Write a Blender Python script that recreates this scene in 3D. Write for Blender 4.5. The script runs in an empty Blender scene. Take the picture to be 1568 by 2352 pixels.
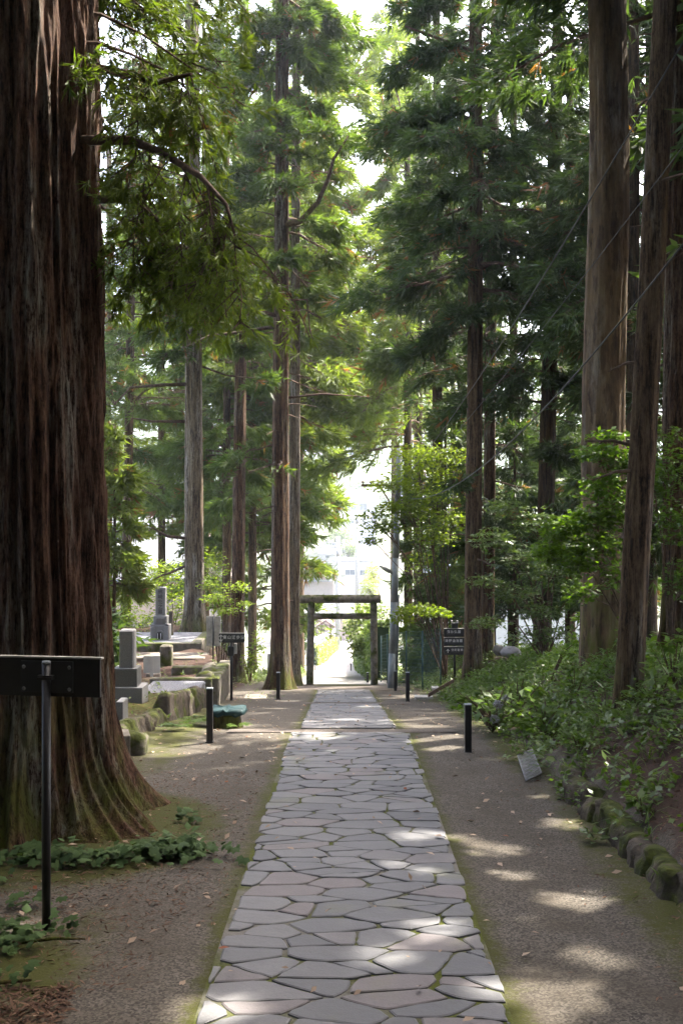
import bpy, math, random
import numpy as np
from mathutils import Vector

# ------------------------------------------------------------------ camera, light, exposure
S = bpy.context.scene
C = S.collection
FPX = 2600.0          # focal length in pixels of a 1568 x 2352 picture
CAMZ = 2.6
SUN_AZ, SUN_EL = 50.0, 55.0      # azimuth clockwise from +Y
cam_d = bpy.data.cameras.new("camera")
cam = bpy.data.objects.new("camera", cam_d); C.objects.link(cam)
cam.location = (0, 0, CAMZ); cam.rotation_euler = (math.pi / 2, 0, 0)
cam_d.sensor_fit = 'VERTICAL'; cam_d.sensor_height = 36.0
cam_d.lens = 36.0 * FPX / 2352.0
cam_d.clip_start = 0.1; cam_d.clip_end = 12000
S.camera = cam
W = bpy.data.worlds.new("World"); S.world = W; W.use_nodes = True
nt = W.node_tree; nt.nodes.clear()
sky = nt.nodes.new("ShaderNodeTexSky"); sky.sky_type = 'NISHITA'; sky.sun_disc = False
sky.sun_elevation = math.radians(SUN_EL); sky.sun_rotation = math.radians(SUN_AZ)
sky.air_density = .75; sky.dust_density = 7.0; sky.ozone_density = .6
bg = nt.nodes.new("ShaderNodeBackground"); bg.inputs[1].default_value = 0.15
wo = nt.nodes.new("ShaderNodeOutputWorld")
nt.links.new(sky.outputs[0], bg.inputs[0]); nt.links.new(bg.outputs[0], wo.inputs[0])
SD = np.array([math.sin(math.radians(SUN_AZ)) * math.cos(math.radians(SUN_EL)),
               math.cos(math.radians(SUN_AZ)) * math.cos(math.radians(SUN_EL)), math.sin(math.radians(SUN_EL))])
sun_d = bpy.data.lights.new("sun", 'SUN'); sun_d.energy = 2.8; sun_d.angle = math.radians(0.53); sun_d.color = (1.0, 0.94, 0.84)
sun = bpy.data.objects.new("sun", sun_d); C.objects.link(sun); sun.location = (20, 20, 60)
sun.rotation_euler = Vector(SD).to_track_quat('Z', 'Y').to_euler()
S.view_settings.view_transform = 'Standard'; S.view_settings.look = 'None'
S.view_settings.exposure = 3.5; S.view_settings.gamma = 1.0
S.cycles.max_bounces = 8; S.cycles.diffuse_bounces = 4; S.cycles.transmission_bounces = 4
S.cycles.glossy_bounces = 2; S.cycles.sample_clamp_indirect = 6.0
S.cycles.use_denoising = True

# ------------------------------------------------------------------ helpers
def P(px, py, Y):
    """the world point seen at pixel (px, py) of the photograph, Y metres away"""
    return np.array([(px - 784.0) / FPX * Y, Y, CAMZ - (py - 1176.0) / FPX * Y])
def PX(px, Y): return (px - 784.0) / FPX * Y
def PZ(py, Y): return CAMZ - (py - 1176.0) / FPX * Y

def sst(a, b, x):
    t = np.clip((np.asarray(x, float) - a) / (b - a), 0, 1)
    return t * t * (3 - 2 * t)

def _h(i, j, s):
    n = (i * 374761393 + j * 668265263 + s * 974711) & 0xffffffff
    n = ((n ^ (n >> 13)) * 1274126177) & 0xffffffff
    return ((n ^ (n >> 16)) & 0xffff) / 65535.0
def vn(u, v, s=0, per=None):
    u = np.asarray(u, float); v = np.asarray(v, float)
    u, v = np.broadcast_arrays(u, v)
    i = np.floor(u).astype(np.int64); j = np.floor(v).astype(np.int64)
    fu = u - i; fv = v - j
    fu = fu * fu * (3 - 2 * fu); fv = fv * fv * (3 - 2 * fv)
    i1 = i + 1
    if per: i = i % per; i1 = i1 % per
    a = _h(i, j, s) * (1 - fu) + _h(i1, j, s) * fu
    b = _h(i, j + 1, s) * (1 - fu) + _h(i1, j + 1, s) * fu
    return a * (1 - fv) + b * fv
def fbm(u, v, s=0, o=4):
    r = 0; a = .5; f = 1.
    for k in range(o):
        r = r + a * vn(np.asarray(u) * f, np.asarray(v) * f, s + k); a *= .5; f *= 2.03
    return r / (1 - .5 ** o)

ZC = np.array([(-30, 1.3), (0, 0), (17.2, -.75), (27, -1.92), (38, -3.2), (92, -10.3), (130, -14.7), (163, -17.2), (215, -20), (300, -20), (420, 4), (620, 48), (1000, 90), (9000, 120)])
ZL = np.array([(-30, 1.3), (0, 0), (13.2, -.57), (15, -.52), (19, -.76), (22, -1.0), (25, -1.22), (28, -1.46), (33, -1.45), (40, -1.45), (46, -2.4), (60, -6), (92, -13), (130, -18), (163, -19), (215, -20), (300, -20), (420, 4), (620, 48), (1000, 90), (9000, 120)])
def zc(Y):
    Y = np.asarray(Y, float)
    return (np.interp(Y - .25, ZC[:, 0], ZC[:, 1]) + np.interp(Y, ZC[:, 0], ZC[:, 1]) + np.interp(Y + .25, ZC[:, 0], ZC[:, 1])) / 3
def gz(x, Y):
    x = np.asarray(x, float); Y = np.asarray(Y, float)
    c = zc(Y)
    xl = np.interp(Y, [0, 30, 36, 60], [-3.02, -3.02, -4.3, -4.3])
    wl = np.interp(Y, [0, 30, 36, 60], [.10, .16, .5, 1.5])
    tl = sst(0, 1, (xl - x) / wl)
    z = c + (np.interp(Y, ZL[:, 0], ZL[:, 1]) - c) * tl
    fy = 1 - .75 * sst(36, 50, Y)
    near = sst(15.2, 14.2, Y)
    z = z + fy * (1.0 * sst(2.45, 4.9, x) + .26 * sst(2.62, 2.70, x) * near + .05 * np.clip(x - 5, 0, 30) * sst(140, 60, Y))
    z = z - .12 * np.clip(-9 - x, 0, 60) * sst(160, 60, Y)
    hil = sst(280, 500, Y)
    z = z + hil * (fbm(x / 90., Y / 90., 7, 3) - .5) * 30
    rough = np.maximum(sst(2.6, 3.4, x), sst(-3.2, -3.9, x)) * sst(120, 60, Y)
    z = z + rough * (fbm(x * 1.4, Y * 1.4, 3, 3) - .5) * .22
    z = z + (fbm(x * 1.1, Y * 1.1, 5, 3) - .5) * .07 * sst(1.0, 1.9, np.abs(x)) * sst(100, 50, Y)
    # mound under the big cedar
    d = np.hypot((x + 3.16) / 1.0, (Y - 11.2))
    return z + .07 * sst(2.9, 1.0, d)

def tag(o, label=None, cat=None, group=None, kind=None):
    if label: o['label'] = label
    if cat: o['category'] = cat
    if group: o['group'] = group
    if kind: o['kind'] = kind
    return o
def thing(name, label, cat, loc=(0, 0, 0), group=None):
    o = bpy.data.objects.new(name, None); C.objects.link(o); o.location = [float(a) for a in loc]
    o.empty_display_size = .2
    return tag(o, label, cat, group)
def link(name, me, mat, parent=None):
    if mat is not None and not me.materials: me.materials.append(mat)
    o = bpy.data.objects.new(name, me); C.objects.link(o)
    if parent is not None: o.parent = parent
    return o
def origin(parent):
    """world position of a chain of unrotated parents"""
    v = np.zeros(3)
    while parent is not None:
        v = v + np.array(parent.location); parent = parent.parent
    return v
def raw_mesh(name, verts, k, mat, parent=None, tint=None, off=None, smooth=False):
    """mesh of n separate k-gons from an (n*k, 3) array of vertices"""
    verts = np.asarray(verts, dtype=np.float32)
    if off is None: off = origin(parent)
    verts = verts - np.asarray(off, dtype=np.float32)
    n = len(verts) // k
    me = bpy.data.meshes.new(name)
    me.vertices.add(n * k); me.vertices.foreach_set('co', verts.ravel())
    me.loops.add(n * k); me.loops.foreach_set('vertex_index', np.arange(n * k, dtype=np.int32))
    me.polygons.add(n); me.polygons.foreach_set('loop_start', np.arange(n, dtype=np.int32) * k)
    if tint is not None:
        a = me.attributes.new('tint', 'FLOAT', 'FACE'); a.data.foreach_set('value', np.asarray(tint, dtype=np.float32))
    me.update()
    return link(name, me, mat, parent)
def grid_mesh(name, V, nu, nv, mat, parent=None, wrap=False, smooth=True, attrs=None):
    """V: (nv, nu, 3) rows of vertices"""
    V = np.asarray(V, float) - origin(parent)
    me = bpy.data.meshes.new(name)
    i = np.arange(nv - 1)[:, None] * nu; m = nu if wrap else nu - 1
    j = np.arange(m)[None, :]; j2 = (j + 1) % nu
    F = np.stack([i + j, i + j2, i + nu + j2, i + nu + j], -1).reshape(-1, 4).astype(np.int32)
    me.vertices.add(nu * nv); me.vertices.foreach_set('co', V.reshape(-1, 3).astype(np.float32).ravel())
    me.loops.add(F.size); me.loops.foreach_set('vertex_index', F.ravel())
    me.polygons.add(len(F)); me.polygons.foreach_set('loop_start', np.arange(len(F), dtype=np.int32) * 4)
    if smooth: me.polygons.foreach_set('use_smooth', np.ones(len(F), bool))
    for nm, a in (attrs or {}).items():
        at = me.attributes.new(nm, 'FLOAT', 'POINT'); at.data.foreach_set('value', np.asarray(a, dtype=np.float32).ravel())
    me.update()
    return link(name, me, mat, parent)

class MB:
    """collects hard-surface shapes in world coordinates into one mesh"""
    def __init__(s): s.v = []; s.f = []; s.sm = []
    def add(s, vs, fs, sm=False):
        b = len(s.v); s.v += [tuple(map(float, p)) for p in vs]; s.f += [tuple(b + i for i in f) for f in fs]; s.sm += [sm] * len(fs)
        return s
    def box(s, x0, x1, y0, y1, z0, z1, rz=0, piv=None):
        vs = [(x, y, z) for z in (z0, z1) for x, y in ((x0, y0), (x1, y0), (x1, y1), (x0, y1))]
        if rz:
            px, py = piv if piv else ((x0 + x1) / 2, (y0 + y1) / 2); c, n = math.cos(rz), math.sin(rz)
            vs = [(px + (x - px) * c - (y - py) * n, py + (x - px) * n + (y - py) * c, z) for x, y, z in vs]
        return s.add(vs, [(3, 2, 1, 0), (4, 5, 6, 7), (0, 1, 5, 4), (1, 2, 6, 5), (2, 3, 7, 6), (3, 0, 4, 7)])
    def bbox(s, x0, x1, y0, y1, z0, z1, b=.012):
        """box with chamfered vertical and top edges"""
        def ring(i, z): return [(x0 + i + b, y0 + i, z), (x1 - i - b, y0 + i, z), (x1 - i, y0 + i + b, z), (x1 - i, y1 - i - b, z), (x1 - i - b, y1 - i, z), (x0 + i + b, y1 - i, z), (x0 + i, y1 - i - b, z), (x0 + i, y0 + i + b, z)]
        vs = ring(0, z0) + ring(0, z1 - b) + ring(b, z1); fs = [tuple(range(7, -1, -1)), tuple(range(16, 24))]
        for k in (0, 8):
            fs += [(k + i, k + (i + 1) % 8, k + 8 + (i + 1) % 8, k + 8 + i) for i in range(8)]
        return s.add(vs, fs)
    def tube(s, pts, rad, n=8, cap=True):
        pts = [np.array(p, float) for p in pts]
        if np.isscalar(rad): rad = [rad] * len(pts)
        vs = []; 
        for k, p in enumerate(pts):
            d = pts[min(k + 1, len(pts) - 1)] - pts[max(k - 1, 0)]; d = d / (np.linalg.norm(d) + 1e-9)
            a = np.array([0, 0, 1.]) if abs(d[2]) < .9 else np.array([1., 0, 0])
            u = np.cross(d, a); u /= np.linalg.norm(u); w = np.cross(d, u)
            for i in range(n):
                t = 2 * math.pi * i / n; vs.append(p + rad[k] * (u * math.cos(t) + w * math.sin(t)))
        m = len(pts); fs = [(k * n + i, k * n + (i + 1) % n, (k + 1) * n + (i + 1) % n, (k + 1) * n + i) for k in range(m - 1) for i in range(n)]
        s.add(vs, fs, True)
        if cap:
            b = len(s.v) - len(vs); s.f += [tuple(b + i for i in range(n - 1, -1, -1)), tuple(b + (m - 1) * n + i for i in range(n))]; s.sm += [False, False]
        return s
    def prism(s, poly, y0, y1):
        """polygon given in (x, z), extruded from y0 to y1"""
        n = len(poly); vs = [(x, y0, z) for x, z in poly] + [(x, y1, z) for x, z in poly]
        return s.add(vs, [tuple(range(n)), tuple(range(2 * n - 1, n - 1, -1))] + [(i, n + i, n + (i + 1) % n, (i + 1) % n) for i in range(n)])
    def turn(s, a, cx, cy):
        c, n = math.cos(a), math.sin(a)
        s.v = [(cx + (x - cx) * c - (y - cy) * n, cy + (x - cx) * n + (y - cy) * c, z) for x, y, z in s.v]; return s
    def build(s, name, mat, parent=None, bevel=0):
        off = origin(parent)
        me = bpy.data.meshes.new(name); me.from_pydata([tuple(np.array(p) - off) for p in s.v], [], s.f)
        me.polygons.foreach_set('use_smooth', s.sm); me.update()
        o = link(name, me, mat, parent)
        if bevel:
            m = o.modifiers.new('bevel', 'BEVEL'); m.width = bevel; m.segments = 2; m.limit_method = 'ANGLE'
        return o
def text_part(name, body, x, y, z, size, mat, parent, vertical=False):
    """lettering in the plane y, facing the camera side, centred on x, z"""
    cu = bpy.data.curves.new('lettering', 'FONT'); cu.body = '\n'.join(body) if vertical else body
    cu.size = size; cu.align_x = 'CENTER'; cu.align_y = 'CENTER'; cu.space_character = 1.25; cu.extrude = .002; cu.offset = size * .012
    t = bpy.data.objects.new('lettering', cu); C.objects.link(t)
    bpy.context.view_layer.update()
    me = bpy.data.meshes.new_from_object(t.evaluated_get(bpy.context.evaluated_depsgraph_get()))
    bpy.data.objects.remove(t)
    v = np.array([p.co[:] for p in me.vertices]); off = origin(parent)
    v[:, 0] -= (v[:, 0].min() + v[:, 0].max()) / 2; v[:, 1] -= (v[:, 1].min() + v[:, 1].max()) / 2
    w = np.stack([v[:, 0] + x, y - v[:, 2], v[:, 1] + z], -1) - off
    me.vertices.foreach_set('co', w.astype(np.float32).ravel()); me.name = name; me.materials.clear(); me.update()
    return link(name, me, mat, parent)

# ------------------------------------------------------------------ materials
def newmat(name):
    m = bpy.data.materials.new(name); m.use_nodes = True; t = m.node_tree; t.nodes.clear()
    out = t.nodes.new('ShaderNodeOutputMaterial'); return m, t, out
def nd(t, typ, **kw):
    n = t.nodes.new(typ)
    for k, v in kw.items():
        if k.startswith('i_'):
            key = k[2:]; n.inputs[int(key) if key.isdigit() else key.replace('_', ' ')].default_value = v
        else: setattr(n, k, v)
    return n
def coords(t, scale, kind='Object'):
    tc = nd(t, 'ShaderNodeTexCoord'); mp = nd(t, 'ShaderNodeMapping'); mp.inputs['Scale'].default_value = scale
    t.links.new(tc.outputs[kind], mp.inputs[0]); return mp.outputs[0]
def noise(t, vec, scale=1., detail=6., rough=.6):
    n = nd(t, 'ShaderNodeTexNoise'); n.inputs['Scale'].default_value = scale; n.inputs['Detail'].default_value = detail; n.inputs['Roughness'].default_value = rough
    t.links.new(vec, n.inputs['Vector']); return n.outputs[0]
def ramp(t, fac, stops):
    r = nd(t, 'ShaderNodeValToRGB'); e = r.color_ramp.elements
    while len(e) < len(stops): e.new(.5)
    for i, (p, c) in enumerate(stops):
        e[i].position = p; e[i].color = (*c, 1) if len(c) == 3 else c
    t.links.new(fac, r.inputs[0]); return r.outputs[0]
def mix(t, fac, a, b, blend='MIX'):
    m = nd(t, 'ShaderNodeMix', data_type='RGBA', blend_type=blend)
    for sock, v in ((m.inputs[0], fac), (m.inputs[6], a), (m.inputs[7], b)):
        if isinstance(v, (int, float)): sock.default_value = v
        elif isinstance(v, tuple): sock.default_value = (*v, 1)
        else: t.links.new(v, sock)
    return m.outputs[2]
def mth(t, op, a, b=0., clamp=False):
    m = nd(t, 'ShaderNodeMath', operation=op, use_clamp=clamp)
    for i, v in enumerate((a, b)):
        if isinstance(v, (int, float)): m.inputs[i].default_value = v
        else: t.links.new(v, m.inputs[i])
    return m.outputs[0]
def principled(t, out, col, rough=.8, bump=None, dist=.02, spec=.3, metal=0.):
    p = nd(t, 'ShaderNodeBsdfPrincipled')
    for k, v in (('Base Color', col), ('Roughness', rough), ('Specular IOR Level', spec), ('Metallic', metal)):
        if isinstance(v, tuple): p.inputs[k].default_value = (*v, 1)
        elif isinstance(v, (int, float)): p.inputs[k].default_value = v
        else: t.links.new(v, p.inputs[k])
    if bump is not None:
        b = nd(t, 'ShaderNodeBump'); b.inputs['Strength'].default_value = 1.; b.inputs['Distance'].default_value = dist
        t.links.new(bump, b.inputs['Height']); t.links.new(b.outputs[0], p.inputs['Normal'])
    t.links.new(p.outputs[0], out.inputs[0]); return p
def plain(name, c, rough=.7, var=.25, scale=6., spec=.3, dist=.004, metal=0., c2=None, lo=.35, hi=.65):
    m, t, o = newmat(name); v = coords(t, (scale,) * 3)
    n = noise(t, v, 1., 8.); d = tuple(a * (1 - var) for a in c); e = c2 or tuple(min(1, a * (1 + var)) for a in c)
    principled(t, o, ramp(t, n, [(lo, d), (hi, e)]), rough, n, dist, spec, metal); return m
def bark(name, dark, mid, light, lichen, sx=14., stretch=.05, moss=.0, dist=.03, lich=.55, plates=False):
    m, t, o = newmat(name)
    wob = nd(t, 'ShaderNodeTexNoise'); wob.inputs['Scale'].default_value = 1.; t.links.new(coords(t, (2., 2., 1.2)), wob.inputs['Vector'])
    def vec(sc):
        a = nd(t, 'ShaderNodeVectorMath', operation='MULTIPLY_ADD'); t.links.new(wob.outputs[1], a.inputs[0]); a.inputs[1].default_value = (.5, .5, .5); t.links.new(coords(t, sc), a.inputs[2]); return a.outputs[0]
    n1 = noise(t, vec((sx, sx, sx * stretch)), 1., 10., .68)
    n2 = noise(t, coords(t, (3.0, 3.0, .35)), 1., 6., .65)
    n3 = noise(t, vec((sx * 4, sx * 4, sx * .18)), 1., 6., .7)
    n4 = noise(t, coords(t, (1.1, 1.1, .25)), 1., 4., .6)
    n5 = noise(t, vec((sx * 1.7, sx * 1.7, sx * .75)), 1., 8., .75)
    f = mth(t, 'ADD', mth(t, 'ADD', mth(t, 'MULTIPLY', n1, .50), mth(t, 'MULTIPLY', n3, .22)), mth(t, 'MULTIPLY', n5, .28))
    col = ramp(t, f, [(.37, tuple(a * .6 for a in dark)), (.44, dark), (.50, mid), (.60, light)])
    col = mix(t, ramp(t, n4, [(.35, (0, 0, 0)), (.65, (.75, .75, .75))]), col, mix(t, .5, col, dark))
    lm = mth(t, 'MULTIPLY', ramp(t, n2, [(lich - .05, (0, 0, 0)), (lich + .07, (1, 1, 1))]), ramp(t, f, [(.45, (0, 0, 0)), (.56, (.85, .85, .85))]))
    col = mix(t, lm, col, lichen)
    h = f
    if plates:
        vo = nd(t, 'ShaderNodeTexVoronoi'); vo.inputs['Scale'].default_value = 1.
        w = nd(t, 'ShaderNodeVectorMath', operation='ADD'); cc = coords(t, (11., 11., 2.2)); nz = nd(t, 'ShaderNodeTexNoise'); nz.inputs['Scale'].default_value = 2.; nz.inputs['Detail'].default_value = 6.
        t.links.new(cc, nz.inputs['Vector']); t.links.new(cc, w.inputs[0]); t.links.new(nz.outputs[1], w.inputs[1]); t.links.new(w.outputs[0], vo.inputs['Vector'])
        bwp = nd(t, 'ShaderNodeRGBToBW'); t.links.new(vo.outputs['Color'], bwp.inputs[0])
        col = mix(t, .5, col, ramp(t, bwp.outputs[0], [(.2, dark), (.5, mid), (.8, light)])); h = mth(t, 'ADD', f, mth(t, 'MULTIPLY', bwp.outputs[0], .5))
    if moss:
        tc = nd(t, 'ShaderNodeTexCoord'); sp = nd(t, 'ShaderNodeSeparateXYZ'); t.links.new(tc.outputs['Object'], sp.inputs[0])
        mm = mth(t, 'SUBTRACT', 1.15, mth(t, 'DIVIDE', sp.outputs[2], moss), True)
        mm = mth(t, 'MULTIPLY', mm, ramp(t, noise(t, coords(t, (3, 3, 1.6)), 1., 6.), [(.42, (0, 0, 0)), (.6, (1, 1, 1))]))
        mm = mth(t, 'MULTIPLY', mm, ramp(t, f, [(.42, (.25, .25, .25)), (.52, (1, 1, 1))]))
        col = mix(t, mm, col, (.068, .078, .011))
    principled(t, o, col, .9, h, dist, .15)
    return m
def leafmat(name, c0, c1, dead=(.16, .075, .03), trans=.4, tcol=None, rough=.5, spec=.35):
    """green leaves with a soft translucency; attribute tint: 0..1 dark to light, above 1 dead brown"""
    m, t, o = newmat(name)
    a = nd(t, 'ShaderNodeAttribute', attribute_name='tint')
    n = noise(t, coords(t, (.9,) * 3), 1., 3.)
    f = mth(t, 'ADD', mth(t, 'MULTIPLY', a.outputs['Fac'], .75), mth(t, 'MULTIPLY', mth(t, 'SUBTRACT', n, .4), .8), True)
    col = mix(t, f, c0, c1)
    isdead = mth(t, 'GREATER_THAN', a.outputs['Fac'], 1.5)
    col = mix(t, isdead, col, dead)
    p = nd(t, 'ShaderNodeBsdfPrincipled'); p.inputs['Roughness'].default_value = rough; p.inputs['Specular IOR Level'].default_value = spec
    t.links.new(col, p.inputs['Base Color'])
    tr = nd(t, 'ShaderNodeBsdfTranslucent')
    tc = mix(t, 1., col, tcol or (1.25, 1.35, .5), 'MULTIPLY'); t.links.new(tc, tr.inputs[0])
    ms = nd(t, 'ShaderNodeMixShader'); ms.inputs[0].default_value = trans
    t.links.new(p.outputs[0], ms.inputs[1]); t.links.new(tr.outputs[0], ms.inputs[2]); t.links.new(ms.outputs[0], o.inputs[0])
    return m

M = {}
M['bark_red'] = bark('bark_red', (.016, .008, .006), (0.075, 0.0374, 0.0184), (0.15, 0.0988, 0.056), (.165, .17, .145), 20., .11, 1.5, .07, .56)
M['bark_big'] = bark('bark_big', (.018, .008, .004), (.095, .044, .024), (.175, .105, .068), (.20, .205, .17), 24., .14, 1.8, .06, .585)
M['bark_brown'] = bark('bark_brown', (.016, .010, .007), (0.085, 0.052, 0.0272), (0.155, 0.1123, 0.0656), (.20, .19, .17), 17., .09, .9, .03, .60)
M['bark_grey'] = bark('bark_grey', (.026, .018, .013), (.100, .072, .042), (.185, .150, .098), (.25, .235, .21), 17., .09, .8, .03, .52)
M['bark_dark'] = bark('bark_dark', (.010, .006, .005), (0.052, 0.0312, 0.0168), (0.1, 0.0666, 0.0368), (.13, .125, .115), 17., .09, 1.0, .03, .64)
M['bark_flaky'] = bark('bark_flaky', (.04, .026, .018), (.100, .064, .034), (.165, .118, .068), (.22, .20, .17), 8., .3, 1.6, .025, .55, True)
M['limb'] = plain('limb', (.085, .058, .042), .9, .4, 14., .1, .01)
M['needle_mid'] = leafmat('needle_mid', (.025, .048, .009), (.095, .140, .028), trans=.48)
M['needle_dark'] = leafmat('needle_dark', (.018, .038, .012), (.075, .115, .034), trans=.42)  # darker copy of the needle green, with the shade put into its colour
M['needle_bright'] = leafmat('needle_bright', (.045, .072, .012), (.150, .190, .036), trans=.55)  # lighter copy of the needle green; sunlight on the crowns put into its colour
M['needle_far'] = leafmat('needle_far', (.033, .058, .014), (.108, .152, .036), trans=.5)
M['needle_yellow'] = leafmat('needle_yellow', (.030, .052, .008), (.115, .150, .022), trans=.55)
M['maple'] = leafmat('maple', (.06, .11, .010), (.19, .24, .025), trans=.55, spec=.2)
M['broad'] = leafmat('broad', (.032, .072, .006), (.120, .195, .016), trans=.55, rough=.4, spec=.45)
M['broad_pale'] = leafmat('broad_pale', (.038, .068, .018), (.115, .160, .045), trans=.4, rough=.4, spec=.45)
M['herb'] = leafmat('herb', (.026, .060, .008), (.105, .165, .020), trans=.42, rough=.42, spec=.45)
M['ivy'] = leafmat('ivy', (.024, .050, .014), (.080, .125, .040), trans=.25, rough=.7, spec=.15)
M['grass'] = leafmat('grass', (.045, .075, .015), (.12, .16, .035), dead=(.22, .17, .08), trans=.4)
M['hedge_yellow'] = leafmat('hedge_yellow', (.10, .14, .02), (.24, .27, .05), trans=.4)
M['hedge'] = leafmat('hedge', (.05, .09, .02), (.15, .20, .045), trans=.4)
M['litter'] = leafmat('litter', (.055, .030, .020), (.17, .105, .070), trans=.1, tcol=(1., 1., 1.), rough=.8, spec=.1)
M['fallen'] = leafmat('fallen', (.16, .105, .065), (.34, .26, .19), dead=(.18, .06, .025), trans=.1, tcol=(1., 1., 1.), rough=.7, spec=.2)
M['flower'] = leafmat('flower', (.20, .20, .22), (.30, .28, .28), trans=.2, tcol=(1., 1., 1.))
M['granite'] = plain('granite', (.135, .13, .128), .55, .22, 60., .4, .001)
M['granite_dark'] = plain('granite_dark', (.085, .083, .083), .35, .25, 70., .5, .001)
M['stone'] = plain('stone', (.15, .13, .105), .9, .4, 5., .2, .02)
M['carved'] = plain('carved', (.035, .032, .03), .8, .2)
M['black_metal'] = plain('black_metal', (.012, .012, .013), .45, .3, 9., .5, .001)
M['brown_metal'] = plain('brown_metal', (.010, .008, .007), .5, .3, 9., .4, .001)
M['black_plastic'] = plain('black_plastic', (.010, .010, .011), .38, .3, 14., .45, .001)
M['white_paint'] = plain('white_paint', (.50, .49, .47), .6, .08, 4.)
M['letter'] = plain('letter', (.55, .54, .50), .6, .1)
M['faint'] = plain('faint', (.09, .088, .08), .6, .1)
M['wood_grey'] = plain('wood_grey', (.33, .31, .27), .85, .25, 9., .2, .004)
M['wood_brown'] = plain('wood_brown', (.12, .075, .05), .8, .35, 9., .2, .004)
M['teal'] = plain('teal', (.011, .030, .032), .7, .3, 5., .15, .01)
M['pole'] = plain('pole', (.16, .18, .185), .55, .15, 5., .4, .002)
M['concrete'] = plain('concrete', (.30, .295, .28), .85, .15, 4., .2, .004)
M['cable'] = plain('cable', (.05, .05, .05), .6, .1)
M['steel'] = plain('steel', (.20, .20, .20), .6, .35, 8., .4, .001, .6)
M['net'] = plain('net', (.030, .070, .062), .6, .2)
M['wall_white'] = plain('wall_white', (.34, .335, .33), .8, .05, 2.)
M['wall_cream'] = plain('wall_cream', (.28, .24, .21), .8, .06, 2.)
M['wall_pink'] = plain('wall_pink', (.34, .255, .235), .8, .06, 2.)
M['roof_grey'] = plain('roof_grey', (.075, .08, .09), .6, .15, 3.)
M['roof_brown'] = plain('roof_brown', (.15, .09, .08), .6, .15, 3.)
M['roof_pale'] = plain('roof_pale', (.18, .185, .20), .5, .1, 3.)
M['roof_blue'] = plain('roof_blue', (.22, .30, .42), .6, .1, 3.)
M['glass_dark'] = plain('glass_dark', (.10, .12, .14), .15, .2, 1., .5)
M['forest_hill'] = plain('forest_hill', (.035, .06, .03), .95, .5, .02, .1, 1.)
def stone_moss(name, c, mossy, scale=5.):
    m, t, o = newmat(name)
    n = noise(t, coords(t, (scale,) * 3), 1., 9., .65); n2 = noise(t, coords(t, (2.6,) * 3), 1., 6., .6)
    col = ramp(t, n, [(.33, tuple(a * .5 for a in c)), (.68, tuple(a * 1.25 for a in c))])
    g = nd(t, 'ShaderNodeNewGeometry'); s = nd(t, 'ShaderNodeSeparateXYZ'); t.links.new(g.outputs['Normal'], s.inputs[0])
    f = mth(t, 'ADD', n2, mth(t, 'MULTIPLY', s.outputs[2], .10))
    f = ramp(t, f, [(mossy - .05, (0, 0, 0)), (mossy + .05, (1, 1, 1))])
    mc = ramp(t, n, [(.35, (.022, .028, .005)), (.65, (.070, .080, .013))])
    principled(t, o, mix(t, f, col, mc), .92, mth(t, 'ADD', n, mth(t, 'MULTIPLY', n2, .5)), .03, .2); return m
M['wall_mossy'] = stone_moss('wall_mossy', (.070, .056, .042), .585, 9.)
M['kerb_mossy'] = stone_moss('kerb_mossy', (.135, .118, .095), .575)
M['torii_stone'] = stone_moss('torii_stone', (.16, .138, .105), .56, 7.)

def ground_mat():
    m, t, o = newmat('ground')
    at = lambda n: nd(t, 'ShaderNodeAttribute', attribute_name=n).outputs['Fac']
    v = coords(t, (1, 1, 1))
    fine = noise(t, v, 55., 4., .75); med = noise(t, v, 2.2, 6., .6); med2 = noise(t, v, 4.5, 8., .72)
    vo = nd(t, 'ShaderNodeTexVoronoi'); vo.inputs['Scale'].default_value = 70.; t.links.new(v, vo.inputs['Vector'])
    bw = nd(t, 'ShaderNodeRGBToBW'); t.links.new(vo.outputs['Color'], bw.inputs[0])
    grav = mix(t, ramp(t, bw.outputs[0], [(.2, (0, 0, 0)), (.8, (1, 1, 1))]), (.037, .032, .026), (.124, .108, .088))
    grav = mix(t, ramp(t, med, [(.35, (0, 0, 0)), (.7, (.7, .7, .7))]), grav, (.058, .047, .034))
    mossc = mix(t, fine, (.019, .022, .004), (.070, .072, .011))
    lit = mix(t, ramp(t, fine, [(.3, (0, 0, 0)), (.7, (1, 1, 1))]), (.018, .011, .008), (.075, .043, .030))
    def msk(name, w=.5):
        return ramp(t, mth(t, 'ADD', at(name), mth(t, 'MULTIPLY', mth(t, 'SUBTRACT', mth(t, 'ADD', mth(t, 'MULTIPLY', med2, .6), mth(t, 'MULTIPLY', fine, .4)), .5), 3.6 * w)), [(.36, (0, 0, 0)), (.66, (1, 1, 1))])
    col = mix(t, msk('litter'), grav, lit)
    col = mix(t, mth(t, 'MULTIPLY', msk('moss'), .92), col, mossc)
    gr = mix(t, med, (.07, .09, .03), (.16, .17, .06))
    col = mix(t, at('field'), col, gr)
    tw = mix(t, ramp(t, noise(t, v, .05, 5.), [(.42, (0, 0, 0)), (.5, (1, 1, 1))]), (.13, .12, .11), (.05, .06, .03))
    col = mix(t, at('town'), col, tw)
    col = mix(t, at('woods'), col, mix(t, noise(t, v, .03, 5.), (.018, .032, .016), (.045, .06, .03)))
    rd = mix(t, fine, (.20, .19, .175), (.27, .26, .245))
    col = mix(t, at('road'), col, rd)
    principled(t, o, col, .93, mth(t, 'ADD', mth(t, 'MULTIPLY', fine, .5), bw.outputs[0]), .008, .15)
    return m
M['ground'] = ground_mat()

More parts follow.
